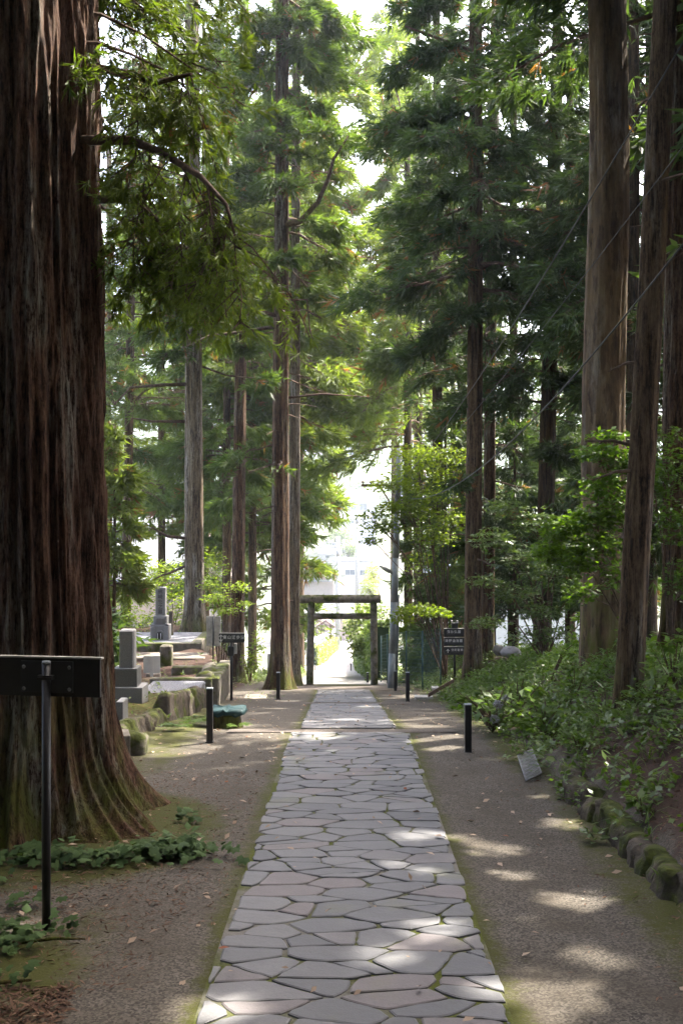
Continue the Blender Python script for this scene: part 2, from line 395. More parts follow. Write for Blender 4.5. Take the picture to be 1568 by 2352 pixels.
# ------------------------------------------------------------------ ground sheet
def axis(lo, hi, step, far, ratio):
    a = list(np.arange(lo, hi + 1e-6, step)); s = step; x = a[-1]; r = []
    while x < far: s *= ratio; x += s; r.append(x)
    return a, r
ax, rx = axis(-7., 7., .14, 1500, 1.16)
xs = np.array([-v for v in rx[::-1]] + ax + rx)
ay, ry = axis(-3., 48., .14, 1700, 1.06)
ys = np.array([-300, -150, -60, -30, -12, -6, -4] + ay + ry)
GX, GY = np.meshgrid(xs, ys)
GZ = gz(GX, GY)
pc = np.interp(GY, [0, 17, 26, 40], [.03, .13, .09, 0.0])
hw = np.where(GY < 17.3, .905, .79)
dpe = np.abs(GX - pc) - hw
edge = np.exp(-np.clip(dpe, 0, 9) / .20)
clump = fbm(GX * .55, GY * .4, 11, 3)
moss = .66 * edge + .30 * (clump - .45) + .22 * sst(-1.2, -2.2, GX)
moss = np.maximum(moss, .75 * sst(1.75, 2.35, GX) * sst(2.75, 2.5, GX) * (.55 + .8 * (clump - .3)))
leftm = sst(-1.5, -2.5, GX) * sst(12.4, 14.5, GY) * sst(30, 24, GY)
moss = np.maximum(moss, leftm * (.45 + .9 * (clump - .35)))
moss = np.maximum(moss, .95 * np.exp(-((GX + 2.15) / .62) ** 2 - ((GY - 7.2) / .95) ** 2) * (.6 + .8 * clump))
moss = np.maximum(moss, .55 * sst(-.9, -1.9, GX) * sst(9.3, 8., GY) * sst(6.2, 6.8, GY) * (.3 + 1.2 * clump))
moss = np.maximum(moss, .8 * sst(2.7, 1.6, np.hypot(GX + 3.16, GY - 10.8)) * (.5 + clump))
moss *= sst(44, 37, GY)
litter = np.maximum(.9 * sst(2.5, 3.0, GX), .9 * sst(-3.0, -3.4, GX) * sst(13, 15, GY))
litter = np.maximum(litter, .75 * np.exp(-((GX + 2.1) / .45) ** 2 - ((GY - 6.35) / .3) ** 2))
litter = np.maximum(litter, .55 * sst(-2.0, -3.2, GX) * sst(13, 11, GY) * clump * 1.4) * sst(80, 50, GY)
litter = np.maximum(litter, .5 * sst(2.2, 2.55, GX) * clump * sst(60, 40, GY))
rxc = np.interp(GY, [38, 92, 130, 163, 215], [0, -.45, -.4, .1, 1.0]); rhw = np.interp(GY, [38, 92, 163, 215], [1.6, 1.65, 1.6, 2.2])
road = sst(.2, -.1, np.abs(GX - rxc) - rhw) * sst(37.5, 40.5, GY) * sst(245, 225, GY)
field = np.maximum(sst(48, 60, GY), sst(20, 40, np.abs(GX))) * 1.
town = sst(75, 105, GY) * sst(520, 330, GY)
woods = sst(330, 470, GY)
gnd = grid_mesh('ground', np.stack([GX, GY, GZ], -1), len(xs), len(ys), M['ground'], attrs=dict(moss=moss, litter=litter, road=road, field=field, town=town, woods=woods))
tag(gnd, kind='structure')

# ------------------------------------------------------------------ crazy paving
def clip(poly, nrm, c):
    out = []
    for i in range(len(poly)):
        a, b = poly[i], poly[(i + 1) % len(poly)]
        da, db = a @ nrm - c, b @ nrm - c
        if da <= 0: out.append(a)
        if da * db < 0: out.append(a + (b - a) * (da / (da - db)))
    return out
def paving(y0, y1, cx0, cx1, half, seed, cw=.42, cd=.235):
    R = np.random.default_rng(seed)
    pts = []; y = y0 - cd; row = 0
    while y < y1 + cd:
        x = -half - cw * R.uniform(.1, 1.)
        while x < half + cw:
            pts.append((x + R.uniform(-.17, .17), y + R.uniform(-.17, .17) * cd / .3)); x += cw * R.choice([.55, .8, 1., 1.35, 1.6])
        y += cd * R.uniform(.75, 1.25)
    pts = np.array(pts); sy = cw / cd * .95
    Q = pts * [1, sy]; wt = R.uniform(0, .045, len(Q)) * (cw / .42) ** 2
    V, F, T = [], [], []
    for i, p in enumerate(Q):
        poly = [np.array(a) for a in ((-half, y0 * sy), (half, y0 * sy), (half, y1 * sy), (-half, y1 * sy))]
        if not (y0 - .6 < pts[i, 1] < y1 + .6): continue
        d = np.hypot(*(Q - p).T); g = R.uniform(.005, .013)
        for j in np.argsort(d)[1:22]:
            n = (Q[j] - p) / d[j]; poly = clip(poly, n, p @ n + (d[j] + (wt[i] - wt[j]) / d[j]) / 2 - g)
            if len(poly) < 3: break
        if len(poly) < 3: continue
        poly = [a / [1, sy] for a in poly]
        # ragged edges
        q = []
        for k in range(len(poly)):
            a, b = poly[k], poly[(k + 1) % len(poly)]; L = np.hypot(*(b - a))
            if L < .02: continue
            m = max(1, int(L / .07)); nn = np.array([-(b - a)[1], (b - a)[0]]) / L
            for e in range(m):
                t = e / m; off = R.normal(0, .0045) if e else R.uniform(0, .012)
                if e == 0:
                    cc = np.mean(poly, 0); q.append(a + (cc - a) * min(.12, .012 / (np.hypot(*(cc - a)) + 1e-6)) * R.uniform(.3, 1.8))
                else: q.append(a + (b - a) * t + nn * off)
        if len(q) < 3: continue
        q = np.array(q); bm = np.abs(q[:, 0]) > half - .02; q[bm, 0] -= np.sign(q[bm, 0]) * R.uniform(0, .055)
        A = .5 * abs(np.dot(q[:, 0], np.roll(q[:, 1], 1)) - np.dot(q[:, 1], np.roll(q[:, 0], 1)))
        if A < .004: continue
        cen = q.mean(0); h = .020 + R.uniform(-.004, .004); tx, ty = R.normal(0, .006, 2)
        base = len(V); m = len(q)
        for lev in (0, 1, 2):
            for a in q:
                b = cen + (a - cen) * (1 - (.012 / max(.05, np.hypot(*(a - cen))) if lev == 2 else 0))
                yy = b[1]; xc = np.interp(yy, [y0, y1], [cx0, cx1])
                zz = zc(yy) + ((-.01, h - .006, h)[lev] + (tx * (b[0] - cen[0]) + ty * (b[1] - cen[1]) if lev else 0))
                V.append((b[0] + xc, yy, float(zz)))
        for lev in (0, 1):
            F += [(base + lev * m + k, base + lev * m + (k + 1) % m, base + (lev + 1) * m + (k + 1) % m, base + (lev + 1) * m + k) for k in range(m)]; 
        F.append(tuple(base + 2 * m + k for k in range(m)))
        T += [R.uniform()] * (2 * m + 1)
    return V, F, T
m, t, o = newmat('paving_stone')
a = nd(t, 'ShaderNodeAttribute', attribute_name='tint'); v = coords(t, (1, 1, 1))
n1 = noise(t, v, 3., 6.); n2 = noise(t, v, 60., 4., .7)
col = ramp(t, a.outputs['Fac'], [(0., (.086, .086, .092)), (.5, (.116, .115, .119)), (.86, (.140, .137, .138)), (.93, (.135, .117, .116))])
col = mix(t, ramp(t, n1, [(.3, (0, 0, 0)), (.75, (.45, .45, .45))]), col, (.085, .082, .078))
col = mix(t, ramp(t, n2, [(.3, (.25, .25, .25)), (.6, (0, 0, 0))]), col, (.055, .053, .052))
n3 = noise(t, v, 1.1, 5.); col = mix(t, ramp(t, n3, [(.60, (0, 0, 0)), (.74, (.35, .35, .35))]), col, (.13, .13, .05))
principled(t, o, col, .72, mth(t, 'ADD', mth(t, 'MULTIPLY', n1, 1.), mth(t, 'MULTIPLY', n2, .12)), .012, .35); M['paving_stone'] = m
m, t, o = newmat('paving_joint')
v = coords(t, (1, 1, 1)); n1 = noise(t, v, 1.3, 5.); n2 = noise(t, v, 40., 4.)
col = mix(t, ramp(t, n1, [(.40, (0, 0, 0)), (.56, (1, 1, 1))]), mix(t, n2, (.09, .082, .07), (.16, .15, .13)), mix(t, n2, (.03, .037, .008), (.085, .092, .02)))
principled(t, o, col, .95, n2, .01, .1); M['paving_joint'] = m
V, F, T = [], [], []
for args in ((-2.5, 17.15, .03, .13, .905, 5), (17.95, 25.7, .11, .09, .78, 6), (26.35, 33.5, .09, .06, .78, 8)):
    v_, f_, t_ = paving(*args); b = len(V); V += v_; F += [tuple(b + i for i in f) for f in f_]; T += t_
me = bpy.data.meshes.new('stone_path'); me.from_pydata(V, [], F)
at = me.attributes.new('tint', 'FLOAT', 'FACE'); at.data.foreach_set('value', np.array(T, dtype=np.float32)); me.update()
tag(link('stone_path', me, M['paving_stone']), kind='structure')
def strip(name, y0, y1, x0f, x1f, lift, mat, n=3, step=.12):
    ysr = np.arange(y0, y1 + step, step); u = np.linspace(0, 1, n)
    X = np.array([[x0f(y) + (x1f(y) - x0f(y)) * k for k in u] for y in ysr]); Y = np.repeat(ysr[:, None], n, 1)
    return tag(grid_mesh(name, np.stack([X, Y, zc(Y) + lift], -1), n, len(ysr), mat), kind='structure')
pcx = lambda y: float(np.interp(y, [0, 17, 26, 40], [.03, .13, .09, 0.]))
strip('path_bed', -2.5, 17.1, lambda y: pcx(y) - .90, lambda y: pcx(y) + .90, .006, M['paving_joint'])
strip('path_bed', 17.95, 25.7, lambda y: pcx(y) - .775, lambda y: pcx(y) + .775, .006, M['paving_joint'])
strip('path_bed', 26.4, 33.4, lambda y: pcx(y) - .775, lambda y: pcx(y) + .775, .006, M['paving_joint'])
M['band'] = plain('band', (.085, .070, .058), .9, .45, 40., .2, .006)
strip('path_band', 17.22, 17.78, lambda y: -1.75, lambda y: 1.75, .010, M['band'], 12)
strip('path_band', 25.78, 26.3, lambda y: -1.6, lambda y: 1.6, .010, M['band'], 12)
strip('path_band', 33.6, 36.6, lambda y: -1.9, lambda y: 1.9, .012, M['band'], 12)

# ------------------------------------------------------------------ sunlight gaps: ground spots (px, py, radius in m) that sunlight reaches through the canopy
def gpt(px, py):
    """ground point on the path's plane seen at a pixel"""
    k = (py - 1176.) / FPX; Y = 5.
    for Yt in np.arange(4, 240, .05):
        if CAMZ - k * Yt <= zc(Yt): return PX(px, Yt), Yt
    return PX(px, 230.), 230.
SPOTS = [(1270, 2285, .30), (1330, 2062, .26), (1135, 1955, .24), (950, 1925, .22), (1010, 2150, .18), (885, 2205, .16), (970, 1668, .42), (1000, 1650, .40), (930, 1655, .30),
         (400, 1722, .50), (330, 1715, .3), (620, 1690, .22), (1300, 2180, .12), (1290, 1895, .22), (640, 1722, .14), (1180, 2010, .12), (520, 2345, .2), (890, 1662, .3), (790, 1655, .25), (560, 1590, .5), (1130, 1665, .35), (1180, 1590, .3), (900, 1990, .10), (990, 2010, .09), (1060, 1925, .12), (1390, 2220, .10), (1250, 2120, .09), (1200, 2240, .08), (1100, 2290, .10), (700, 1660, .2), (760, 1700, .1), (860, 1700, .12), (1290, 2330, .16), (470, 1720, .12), (850, 1625, .3), (760, 1612, .25), (1000, 1690, .2), (660, 1610, .3), (1240, 1830, .1)]
def air(px, py, Y, r):
    """ground spot whose sunbeam passes through a point in the air"""
    p = P(px, py, Y); k = 0.
    for _ in range(30): k = (p[2] - float(zc(p[1] - SD[1] * k))) / SD[2]
    return (p[0] - SD[0] * k, p[1] - SD[1] * k, r)
SP = np.array([(*gpt(a, b), r + .05) for a, b, r in SPOTS] + [(-5, 29.5, .7), (-4.2, 26.3, .45), (-5.4, 34, 1.2), (-3.4, 27.6, .6), (-3.1, 29.5, .6), (-2.6, 31.5, .7), (-4.6, 24, .5), (-3.0, 22, .3), (-4.6, 31.5, 1.0), (-2.2, 29, .5)] + [air(*q) for q in ((1290, 1225, 17.5, .9), (1240, 1280, 17.6, .6), (1330, 1290, 17.4, .7), (1230, 1200, 25, .8), (1180, 1290, 24.5, .8), (880, 200, 52, 1.2), (860, 420, 52, 1.2), (1350, 1215, 17.3, .5), (1400, 1120, 17.2, .4), (1300, 1290, 17.5, .5), (1330, 1250, 17.5, .5), (1270, 1200, 17.7, .5), (1440, 1060, 17, .4), (1090, 1320, 24.3, .4), (1240, 1200, 25, .5), (760, 860, 37.5, .6), (720, 930, 34.5, .6), (540, 860, 37, .6), (610, 1000, 40, .6), (340, 1050, 45, .8), (1200, 1050, 33, .5), (1260, 950, 33, .5), (1000, 650, 29.5, .6), (1180, 560, 29, .4), (930, 420, 30, .5), (960, 1150, 32.5, .8), (1000, 1090, 33, .8), (920, 1190, 32.3, .6), (960, 1395, 31.5, .6), (1120, 1330, 24.3, .5), (1190, 1260, 24.6, .5), (1130, 1430, 24, .4), (262, 1100, 31, .8), (270, 1230, 31, .8), (290, 1330, 31, .8), (600, 600, 33, .6), (570, 1180, 33.4, .5), (1190, 1100, 33, .5), (1150, 1590, 18, .5), (1220, 1560, 18, .5), (1260, 1330, 24.8, .6), (300, 300, 13, .5), (290, 450, 13.4, .5), (420, 480, 13, .4), (600, 1080, 32.6, .6), (270, 80, 13.2, .5))])
def sun_hit(c):
    k = (c[:, 2] - zc(c[:, 1])) / SD[2]
    for _ in range(3):
        g = c[:, :2] - SD[None, :2] * k[:, None]; k = (c[:, 2] - gz_fast(g[:, 0], g[:, 1])) / SD[2]
    return c[:, :2] - SD[None, :2] * k[:, None], k
def gz_fast(x, Y):
    c = zc(Y); return c + (np.interp(Y, ZL[:, 0], ZL[:, 1]) - c) * (x < -3.1) + sst(2.5, 4.8, x) * sst(50, 36, Y)
RNG = np.random.default_rng(77)
def keep_mask(c):
    """False for leaves that would stand in a sunbeam of one of the spots or of the open road"""
    g, k = sun_hit(c); ok = np.ones(len(c), bool)
    for x, y, r in SP:
        e = (((g[:, 0] - x) / (r + .06)) ** 2 + ((g[:, 1] - y) / (r + .06)) ** 2)
        ok &= ~((e < 1.0) & (k > 1.0))
    road_ = (g[:, 1] > 39.5) & (g[:, 1] < 140) & (np.abs(g[:, 0] + .3) < 2.6) & (k > 1.5)
    ok &= ~(road_ & (RNG.random(len(c)) < .93))
    return ok

# ------------------------------------------------------------------ trees
def unit(a): return a / (np.linalg.norm(a, axis=-1, keepdims=True) + 1e-9)
def trunk_mesh(parent, base, top, r0, r1, flare, mat, nu=28, nv=46, seed=0, amp=.03, flare_h=.5, lobes=5, curve=0., roots=(), ridge=16, zf=.9):
    base = np.array(base, float); top = np.array(top, float); H = top[2] - base[2]
    t = np.linspace(0, 1, nv) ** 1.7; th = np.linspace(0, 2 * math.pi, nu, endpoint=False)
    z = t * H
    r = r0 + (r1 - r0) * np.clip(z / H, 0, 1)
    TH, Z = np.meshgrid(th, z); Rr = np.repeat(r[:, None], nu, 1)
    u = TH / (2 * math.pi)
    lob = .5 + .5 * np.cos(TH * lobes + seed + .8 * np.sin(TH * 2 + seed))
    Rr = Rr + r0 * flare * np.exp(-Z / flare_h) * (.55 + .75 * lob)
    for az, ext, hh, wd in roots:
        da = (TH - az + math.pi) % (2 * math.pi) - math.pi
        Rr = Rr + ext * np.exp(-Z / hh) * np.exp(-(da / wd) ** 2)
    Rr = Rr + r0 * .06 * np.sin(TH * 3 + seed * 1.7 + Z * .12) + r0 * .04 * np.sin(TH * 7 + seed)
    n = vn(u * ridge * 2, Z * zf, seed, ridge * 2); n2 = vn(u * ridge * 5, Z * 3.2, seed + 3, ridge * 5)
    Rr = Rr + r0 * amp * ((1 - np.abs(2 * n - 1)) - .5 + .5 * (n2 - .5))
    cx = base[0] + (top[0] - base[0]) * t + curve * np.sin(t * math.pi); cy = base[1] + (top[1] - base[1]) * t
    cx = cx + r0 * .25 * (vn(z * .22, seed * 1.3, seed) - .5) * np.clip(z / 3, 0, 1)
    V = np.stack([cx[:, None] + Rr * np.cos(TH), cy[:, None] + Rr * np.sin(TH), base[2] + Z - .12], -1)
    axis_ = np.stack([cx, cy, base[2] + z], -1)
    grid_mesh('trunk', V, nu, nv, mat, parent, wrap=True)
    def at(zz):
        return np.array([np.interp(zz, axis_[:, 2], axis_[:, k]) for k in range(3)]), float(np.interp(zz - base[2], z, r))
    return at

class Foliage:
    """collects sprays (position, direction, size, tint) and limbs of one tree"""
    def __init__(s, seed): s.R = np.random.default_rng(seed); s.p = []; s.d = []; s.s = []; s.t = []; s.limbs = MB(); s.tw = []
    def branch(s, A, B, rad, nspray, size, rise=.12, width=.45, droop=.25, tint=.5, t0=.25, twigs=True, updir=.15, dead=.03):
        R = s.R; A = np.array(A, float); B = np.array(B, float); L = np.linalg.norm(B - A)
        ctrl = (A + B) / 2 + np.array([0, 0, rise * L]) + R.normal(0, .06 * L, 3)
        def bez(t): t = np.asarray(t)[:, None]; return (1 - t) ** 2 * A + 2 * t * (1 - t) * ctrl + t * t * B
        ts = np.linspace(0, 1, 6); pts = bez(ts) + R.normal(0, .015 * L, (6, 3)) * (ts[:, None] > 0)
        s.limbs.tube(pts, [max(.006, rad * (1 - .85 * q)) for q in ts], 5, False)
        if nspray <= 0: return
        t = t0 + (1 - t0) * R.random(nspray) ** .85
        p = bez(t); tan = unit(2 * (1 - t[:, None]) * (ctrl - A) + 2 * t[:, None] * (B - ctrl))
        side = unit(np.cross(tan, np.array([0, 0, 1.]))); sg = R.choice([-1, 1], nspray)[:, None]
        w = width * L * (1.05 - .75 * t)[:, None] * R.random((nspray, 1)) ** .8
        q = p + side * sg * w + tan * w * .45 + R.normal(0, .05 * L, (nspray, 3)) * [1, 1, .8]
        q[:, 2] -= droop * (w[:, 0] + .15) * R.random(nspray) * 1.4
        d = unit(tan * .8 + side * sg * .6 + R.normal(0, .35, (nspray, 3)) + np.array([0, 0, updir - .25]))
        s.p.append(q); s.d.append(d); s.s.append(size * R.uniform(.6, 1.35, nspray))
        tt = np.clip(tint + R.normal(0, .13, nspray) + .25 * (t - .6), 0, 1); tt = np.where(R.random(nspray) < dead, 2., tt); s.t.append(tt)
        if twigs:
            k = R.random(nspray) < .5
            a = p[k]; b = q[k]; s.tw.append(np.stack([a, b, a + np.array([0, 0, .02]) + side[k] * .0], 1).reshape(-1, 3))
    def needles(s, K, wid, ln=.7, spread=.42):
        R = s.R; p = np.concatenate(s.p); d = np.concatenate(s.d); sz = np.concatenate(s.s); tt = np.concatenate(s.t)
        n = len(p)
        u = R.random((n, K, 1)) * .75
        dd = unit(d[:, None, :] + R.normal(0, spread, (n, K, 3)))
        root = p[:, None, :] + d[:, None, :] * sz[:, None, None] * u * .9
        L = sz[:, None, None] * ln * R.uniform(.6, 1.25, (n, K, 1))
        tip = root + dd * L; tip[..., 2] -= .12 * L[..., 0] * R.random((n, K))
        sd = unit(np.cross(dd, R.normal(0, 1, (n, K, 3)))) * (wid * sz[:, None, None] * R.uniform(.7, 1.3, (n, K, 1)))
        mid = root + (tip - root) * .35
        V = np.stack([root, mid + sd, tip, mid - sd], 2)          # (n, K, 4, 3)
        V = V.reshape(-1, 4, 3); T = np.repeat(tt, K) + R.normal(0, .08, n * K) * (np.repeat(tt, K) < 1.5)
        return V, T
    def build(s, parent, mat, K=10, wid=.09, ln=.7, spread=.42, limbmat=None, cull=True):
        """needles and boughs together are the crown"""
        V, T = s.needles(K, wid, ln, spread)
        if cull:
            k = keep_mask(V.mean(1)); V = V[k]; T = T[k]
        parts = [V]; lim = np.array(s.limbs.v)[np.array(s.limbs.f)] if s.limbs.f else np.zeros((0, 4, 3)); parts.append(lim)
        if s.tw:
            tw = np.concatenate(s.tw).reshape(-1, 3, 3); e = np.array([0, 0, -.004])
            parts.append(np.stack([tw[:, 0], tw[:, 1], tw[:, 1] + e, tw[:, 2]], 1))
        A = np.concatenate(parts); T = np.concatenate([T, np.zeros(len(A) - len(V))])
        o = raw_mesh('crown', A.reshape(-1, 3), 4, mat, parent, T); o.data.materials.append(limbmat or M['limb'])
        o.data.polygons.foreach_set('material_index', (np.arange(len(A)) >= len(V)).astype(np.int32)); return o

DENS = 2.6
def cedar(label, px, Y, d, H, px_top=None, z0=8., R0=2.6, nb=60, ns=70, size=.42, mat='needle_mid', bk='bark_brown', seed=1, flare=.45, name='cedar_tree', targets=(), z1=None, K=9, wid=.10, nu=28, nv=46, tint=.5,
          lobes=5, shape=1., group='tall cedar trees along the shrine path', avoid=None, world=None, rise=.05, droop=.3, updir=.15, dead=.03, stubs=4, amp=.05, cull=True, limbs_low=(), down=.25, cut=None):
    x, y = (PX(px, Y), Y) if world is None else world
    zb = float(gz(x, y)); root = thing(name, label, 'tree', (x, y, zb), group)
    top = np.array([x if px_top is None else PX(px_top, y), y + .0, zb + H])
    if px_top is not None:                       # px_top is the trunk's pixel at the frame's top edge
        zt = PZ(0, y); k = H / (zt - zb); top[0] = x + (PX(px_top, y) - x) * k
    at = trunk_mesh(root, (x, y, zb), top, d / 2, d * .27, flare, M[bk], nu, nv, seed, amp, .22 + d * .5, lobes)
    f = Foliage(seed); R = f.R; z1 = z1 or zb + H * 1.02
    for i in range(nb):
        q = (i + R.random()) / nb; z = z0 + (z1 - z0) * q ** 1.15
        if z > zb + H: z = zb + H - .1
        a = R.random() * 6.283 if avoid is None else avoid[0] + R.uniform(-avoid[1], avoid[1])
        L = R0 * (1 - .82 * ((z - z0) / (z1 - z0)) ** shape) * R.uniform(.6, 1.15); L = max(L, .5)
        A, r = at(z); B = A + np.array([math.cos(a) * L, math.sin(a) * L, -down * L * R.uniform(.2, 1.5) + .1])
        f.branch(A, B, .012 + .011 * L, int(DENS * ns * (L / R0) ** 1.2) + 6, size, rise + .08, .42, droop, tint + R.normal(0, .12), .22, True, updir, dead)
    for tg in targets:                            # (px, py, dY, sprays, z of the limb's foot above its end)
        B = P(tg[0], tg[1], y + tg[2]); A, r = at(B[2] + tg[4]); L = np.linalg.norm(B - A)
        f.branch(A, B, .012 + .012 * L, int(1.6 * tg[3]), size * (tg[6] if len(tg) > 6 else 1.), rise, .38, droop, tg[5] if len(tg) > 5 else tint, .3, True, updir, dead)
    for st in limbs_low:                          # bare limbs: list of pixel points with depth offsets
        pts = [P(a_, b_, y + c_) for a_, b_, c_, _ in st]; A, r = at(pts[0][2]); pts[0] = A
        MB().tube(pts, [q[3] for q in st], 7).build('limb', M['limb'], root)
    for i in range(stubs):
        z = R.uniform(zb + 2.5, z0 + 1); A, r = at(z); a = R.random() * 6.283; L = R.uniform(.25, .9)
        B = A + np.array([math.cos(a) * (r + L), math.sin(a) * (r + L), R.uniform(-.2, .1)]); f.limbs.tube([A, (A + B) / 2 + [0, 0, .05], B], [.03, .02, .008], 5, False)
    f.build(root, M[mat], K, wid, cull=cull)
    return root

# --- the giant cedar beside the near sign
x, y = -3.16, 11.2; zb = float(gz(x, y)) - .12
big = thing('cedar_tree', 'giant red-brown cedar with deeply grooved bark and a mossy flared foot behind the near sign', 'tree', (x, y, zb), 'tall cedar trees along the shrine path')
at_big = trunk_mesh(big, (x, y, zb), (x + .05, y, zb + 27), .84, .42, .55, M['bark_big'], 520, 420, 3, .13, .50, 6, ridge=30, zf=.32, roots=((-.45, .85, .36, .42), (-1.9, .3, .3, .4), (.6, .4, .4, .4)))
fb = Foliage(5)
for i in range(46):
    z = 12 + 15 * ((i + fb.R.random()) / 46); a = fb.R.random() * 6.283; L = 4.2 * (1 - .7 * (z - 12) / 15) * fb.R.uniform(.7, 1.1)
    A, r = at_big(z); fb.branch(A, A + np.array([math.cos(a) * L, math.sin(a) * L, -.3 * L]), .05, 60, .5, .1, .42, .3, .45, .2)
for pts in ([(236, 322, 0, .055), (300, 322, -.3, .045), (370, 350, -.6, .036), (460, 405, -.9, .028), (520, 470, -1, .018), (545, 560, -1.1, .008)],
            [(236, 467, 0, .05), (300, 455, .2, .04), (372, 450, .3, .03), (392, 510, .3, .014), (396, 560, .3, .006)],
            [(300, 455, .2, .03), (380, 520, .1, .02), (470, 560, 0, .012), (560, 590, -.1, .005)],
            [(236, 120, 0, .05), (300, 170, -.2, .04), (360, 190, -.5, .03), (440, 170, -.8, .015)]):
    q = [P(a_, b_, y + c_) for a_, b_, c_, _ in pts]; A, r = at_big(q[0][2]) if pts[0][0] < 240 else (q[0], 0); q[0] = A
    MB().tube(q, [d_[3] for d_ in pts], 7).build('limb', M['limb'], big)
    for k in range(len(q) - 1):
        for j in range(5):
            t = fb.R.random(); s_ = q[k] * (1 - t) + q[k + 1] * t
            if k == 0 and pts[0][0] < 240: continue
            e = s_ + np.array([fb.R.normal(0, .28), fb.R.normal(0, .35), -fb.R.uniform(.25, 1.0)])
            fb.branch(s_, e, .008, 22, .14, .12, .5, .4, .8, .1, True, -.1, .02)
for (px_, py_, dy_, n_, t_) in ((300, 60, 1.5, 130, .35), (420, 90, 1.0, 150, .3), (520, 160, 1.2, 130, .3), (360, 240, -.6, 120, .3), (470, 230, -.3, 130, .25), (290, 260, 1.5, 90, .6), (580, 60, .4, 120, .4), (450, 20, 1.6, 110, .5), (560, 230, .6, 90, .35), (270, 380, 1.8, 90, .75), (330, 560, 1.8, 90, .6), (290, 700, 2.2, 70, .6), (420, 660, 1.6, 80, .55), (380, 420, 1.5, 90, .7)):
    B = P(px_, py_, y + dy_); A, r = at_big(B[2] + .7); fb.branch(A, B, .03, int(n_ * .6), .17, .2, .34, .5, t_ + .2, .4, True, -.1, .01)  # lifted tint puts backlight into the colour of these sprays
fb.build(big, M['needle_yellow'], 15, .048, .75, .5)

G = 'tall cedar trees along the shrine path'
K1 = dict(wid=.044, K=12)
cedar('straight dark cedar left of the stone gate, with one bare upcurved limb', 643, 34, .56, 27, 648, 10.8, 2.3, 46, 60, .40, 'needle_mid', 'bark_red', 11, .95, z1=26, stubs=10, nu=48, nv=90,
      limbs_low=([(655, 520, 0, .10), (690, 508, -.3, .085), (730, 465, -.6, .07), (752, 415, -.8, .06), (766, 365, -1, .05), (800, 312, -1.2, .03)],
                 [(640, 728, 0, .07), (600, 716, -.6, .06), (572, 722, -1, .045)], [(640, 748, 0, .07), (560, 762, -.5, .05), (480, 772, -.8, .04), (420, 800, -1, .02)],
                 [(660, 690, 0, .035), (705, 688, .3, .025), (712, 760, .3, .02), (725, 800, .3, .01)], [(660, 915, 0, .04), (740, 905, .3, .03), (850, 912, .8, .012)], [(640, 380, 0, .03), (600, 370, -.3, .02), (560, 350, -.4, .01)]),
      targets=((605, 600, -1.2, 70, .1, .8), (660, 585, -.9, 60, .1, .8), (590, 880, -1.5, 80, .3, .55), (570, 1085, -1.3, 70, .4, .5), (640, 1072, -1.0, 60, .3, .5), (520, 1060, -1.0, 70, .6, .5), (715, 870, .5, 90, .2, .6), (765, 905, .8, 80, .4, .3), (600, 1190, -.6, 36, .3, .85), (560, 1180, -.6, 30, .3, .9), (560, 100, -1, 90, .6, .3), (700, 120, -.6, 110, .6, .4), (600, 60, -1.2, 90, .4, .35), (690, 40, -1, 90, .4, .35), (640, 260, -1.4, 60, .3, .35), (770, 60, .5, 120, .8, .5), (800, 200, 1, 120, .9, .6), (740, 250, 0, 90, .6, .6), (790, 330, .5, 80, .3, .7), (720, 420, .5, 80, .5, .7), (760, 560, 1, 80, .6, .6), (700, 640, .4, 70, .4, .6), (830, 120, 2, 150, .9, .55), (820, 380, 3, 130, .9, .7), (740, 680, 2, 90, .6, .7), (800, 640, 3, 90, .8, .6), (760, 150, 1, 130, .8, .5), (620, 330, -1.4, 50, .2, .35)), **K1)
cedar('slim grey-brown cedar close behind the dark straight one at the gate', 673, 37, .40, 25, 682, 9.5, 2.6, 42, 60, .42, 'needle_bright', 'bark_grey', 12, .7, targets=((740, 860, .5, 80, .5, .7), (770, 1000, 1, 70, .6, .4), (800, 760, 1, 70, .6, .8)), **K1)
cedar('stout grey-barked cedar with a flared foot on the graveyard terrace right of the carved tomb', 447, 38, .66, 27, 440, 8.9, 3.4, 52, 60, .42, 'needle_mid', 'bark_grey', 13, .75, nu=48, nv=90, lobes=6,
      limbs_low=([(430, 882, 0, .07), (380, 884, -.5, .055), (300, 890, -1, .04), (262, 930, -1.2, .02)], [(430, 968, 0, .06), (350, 968, -.4, .04), (300, 960, -.8, .02)], [(460, 835, 0, .05), (520, 862, .6, .03), (600, 870, 1, .015)], [(425, 1238, 0, .06), (385, 1232, -.4, .05), (350, 1212, -.8, .035), (320, 1240, -1, .02)], [(425, 1290, 0, .05), (400, 1312, -.3, .045), (372, 1322, -.6, .035), (345, 1335, -.8, .02)]),
      targets=((330, 760, -1, 80, .6), (380, 820, -1.5, 70, .6), (540, 720, -1, 80, .4), (500, 640, -2, 90, .4), (400, 640, -2, 90, .4), (300, 620, -2, 80, .4)), **K1)
cedar('red-brown cedar standing right behind the black arrow signpost', 545, 40, .50, 26, 560, 9.2, 2.8, 46, 60, .42, 'needle_mid', 'bark_red', 14, .6, targets=((500, 1000, -1, 70, .4, .6), (610, 1000, 1, 60, .4, .6), (560, 800, -1, 70, .5, .6), (590, 1100, .5, 60, .5, .6), (505, 1160, .5, 50, .5, .5)), **K1)
cedar('thin dark cedar with crooked bare limbs behind the small granite headstone', 288, 45, .40, 23, 312, 6.5, 3.0, 44, 55, .45, 'needle_far', 'bark_dark', 15, .5,
      limbs_low=([(290, 940, 0, .08), (262, 925, -.6, .07), (240, 895, -1, .05)], [(296, 935, 0, .05), (330, 900, -.5, .04), (370, 880, -.9, .02)]), targets=((340, 930, 1, 60, .4, .5), (340, 1050, 1, 80, .4, .3), (370, 1150, 1, 70, .5, .3)), **K1)
